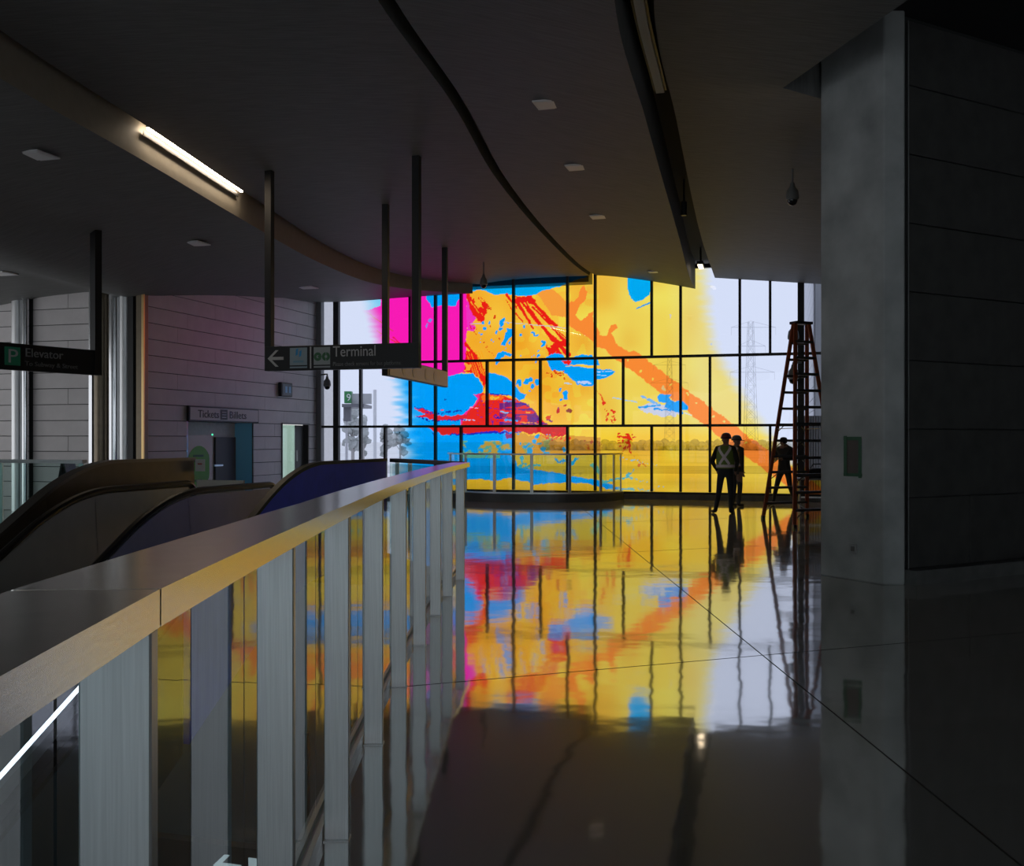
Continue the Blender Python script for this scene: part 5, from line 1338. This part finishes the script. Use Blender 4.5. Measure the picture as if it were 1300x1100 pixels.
# platform shelter with green sign
pf = empty('platform_shelter', at_px(450, 44), 'bus platform shelter with a green end sign outside the left panes', 'shelter')
x, y, z = at_px(452, 44)
def ob(px0, px1, py0, py1, Y, dep): 
    a_, b_, c_, d_ = (px0 - 650) / 1300 * Y, (px1 - 650) / 1300 * Y, EYE - (py1 - 558) / 1300 * Y, EYE - (py0 - 558) / 1300 * Y
    return ((a_ + b_) / 2, Y + dep / 2, (c_ + d_) / 2), (b_ - a_, dep, d_ - c_)
q = MB(); q.box(*ob(446, 471, 500, 513, 44, .3)); q.build('sign_box', mat('shelter_grey', (.46, .47, .48), .5), pf)
q = MB(); q.box(*ob(437, 446, 497, 512, 43.9, .4)); q.build('green_sign', mat('shelter_green', (.05, .26, .09), .5), pf)
text('lettering', '9', .42, at_px(439.5, 43.85)[:2] + (EYE - (509 - 558) / 1300 * 43.85,), (1, 0, 0), M_WHITE, pf)
q = MB(); q.box(*ob(434, 462, 513, 517, 43.8, 2.5)); q.build('canopy', mat('shelter_dark', (.16, .16, .18), .5), pf)
q = MB(); q.box(*ob(436, 445, 517, 535, 44, .3)); q.build('display_panel', MATS['shelter_dark'], pf)
q = MB(); q.tube([(at_px(440, 44.15)[0], 44.15, -.26), (at_px(440, 44.15)[0], 44.15, 2.4)], .05, 8); q.build('column', mat('shelter_post', (.5, .5, .52), .5), pf)
for px, py, Y, w, lb in ((476, 495, 40, .07, 'white pole outside beside the platform shelter'), (440, 563, 46, .08, 'short white post outside below the shelter')):
    x, y, z = at_px(px, Y); zt = EYE - (py - 558) / 1300 * Y
    po = empty('pole', (x, y, z), lb, 'pole'); MB().tube([(x, y, z), (x, y, zt)], w, 8).build('shaft', mat('pale_pole', (.85, .86, .88), .5), po)
    MB().lathe((x, y, z), [(w * 2, 0), (w * 2, .06), (w, .1)], 10).build('base', MATS['pale_pole'], po)
# pale building left of the shelter
pb = empty('pale_building', at_px(408, 48), 'pale building outside behind the leftmost pane', 'building')
c_, s_ = ob(340, 424, 300, 558, 48, 1.5); c_ = (c_[0], c_[1], 5.5); q = MB(); q.box(c_, (s_[0], s_[1], 11.5)); q.build('wall', mat('cream_wall', (.85, .82, .79), .7, noise=.04), pb)
for k in range(3): 
    q = MB(); q.box((c_[0] - 1.0 + .8 * k, 47.97, 8.2), (.5, .06, 1.3)); q.build('window', mat('far_pane', (.35, .37, .40), .2), pb)
# sided building and slatted box to the right
rb = empty('sided_building', (9.0, 31, -.25), 'white sided building outside beyond the ladder', 'building')
r0 = Vector((8.05, 27.2, 0)); r1 = Vector((10.55, 37.0, 0)); rd = (r1 - r0).normalized(); rn_ = Vector((rd.y, -rd.x, 0))
q = MB(); q.prism([(r0.x, r0.y), (r1.x, r1.y), (r1.x + 9, r1.y - 2.4), (r0.x + 9, r0.y - 2.4)], (0, 0, -.25), (1, 0, 0), (0, 1, 0), (0, 0, 1), 10.2); q.build('wall', mat('siding_core', (.58, .59, .61), .7), rb)
for k in range(32):
    c = (r0 + r1) / 2 - rn_ * .03 + UP * (-.08 + k * .32); piece('siding_board', ((r1 - r0).length, .03, .305), tuple(c), math.atan2(rd.y, rd.x), mat('white_siding', (.62, .63, .66), .6), rb, .008)
sb_ = empty('slatted_enclosure', (7.7, 26.3, -.25), 'grey slatted enclosure outside at the foot of the sided building', 'enclosure')
x0_, x1_ = 7.55, 8.6
q = MB(); q.box((7.70, 26.32, .95), (.64, .4, 2.4)); q.build('body', mat('enclosure_core', (.16, .16, .15), .7), sb_)
for k in range(9):
    q = MB(); q.box((7.43 + k * .068, 26.09, .95), (.052, .04, 2.38)); q.build('slat', mat('enclosure_slat', (.25, .245, .23), .6), sb_)
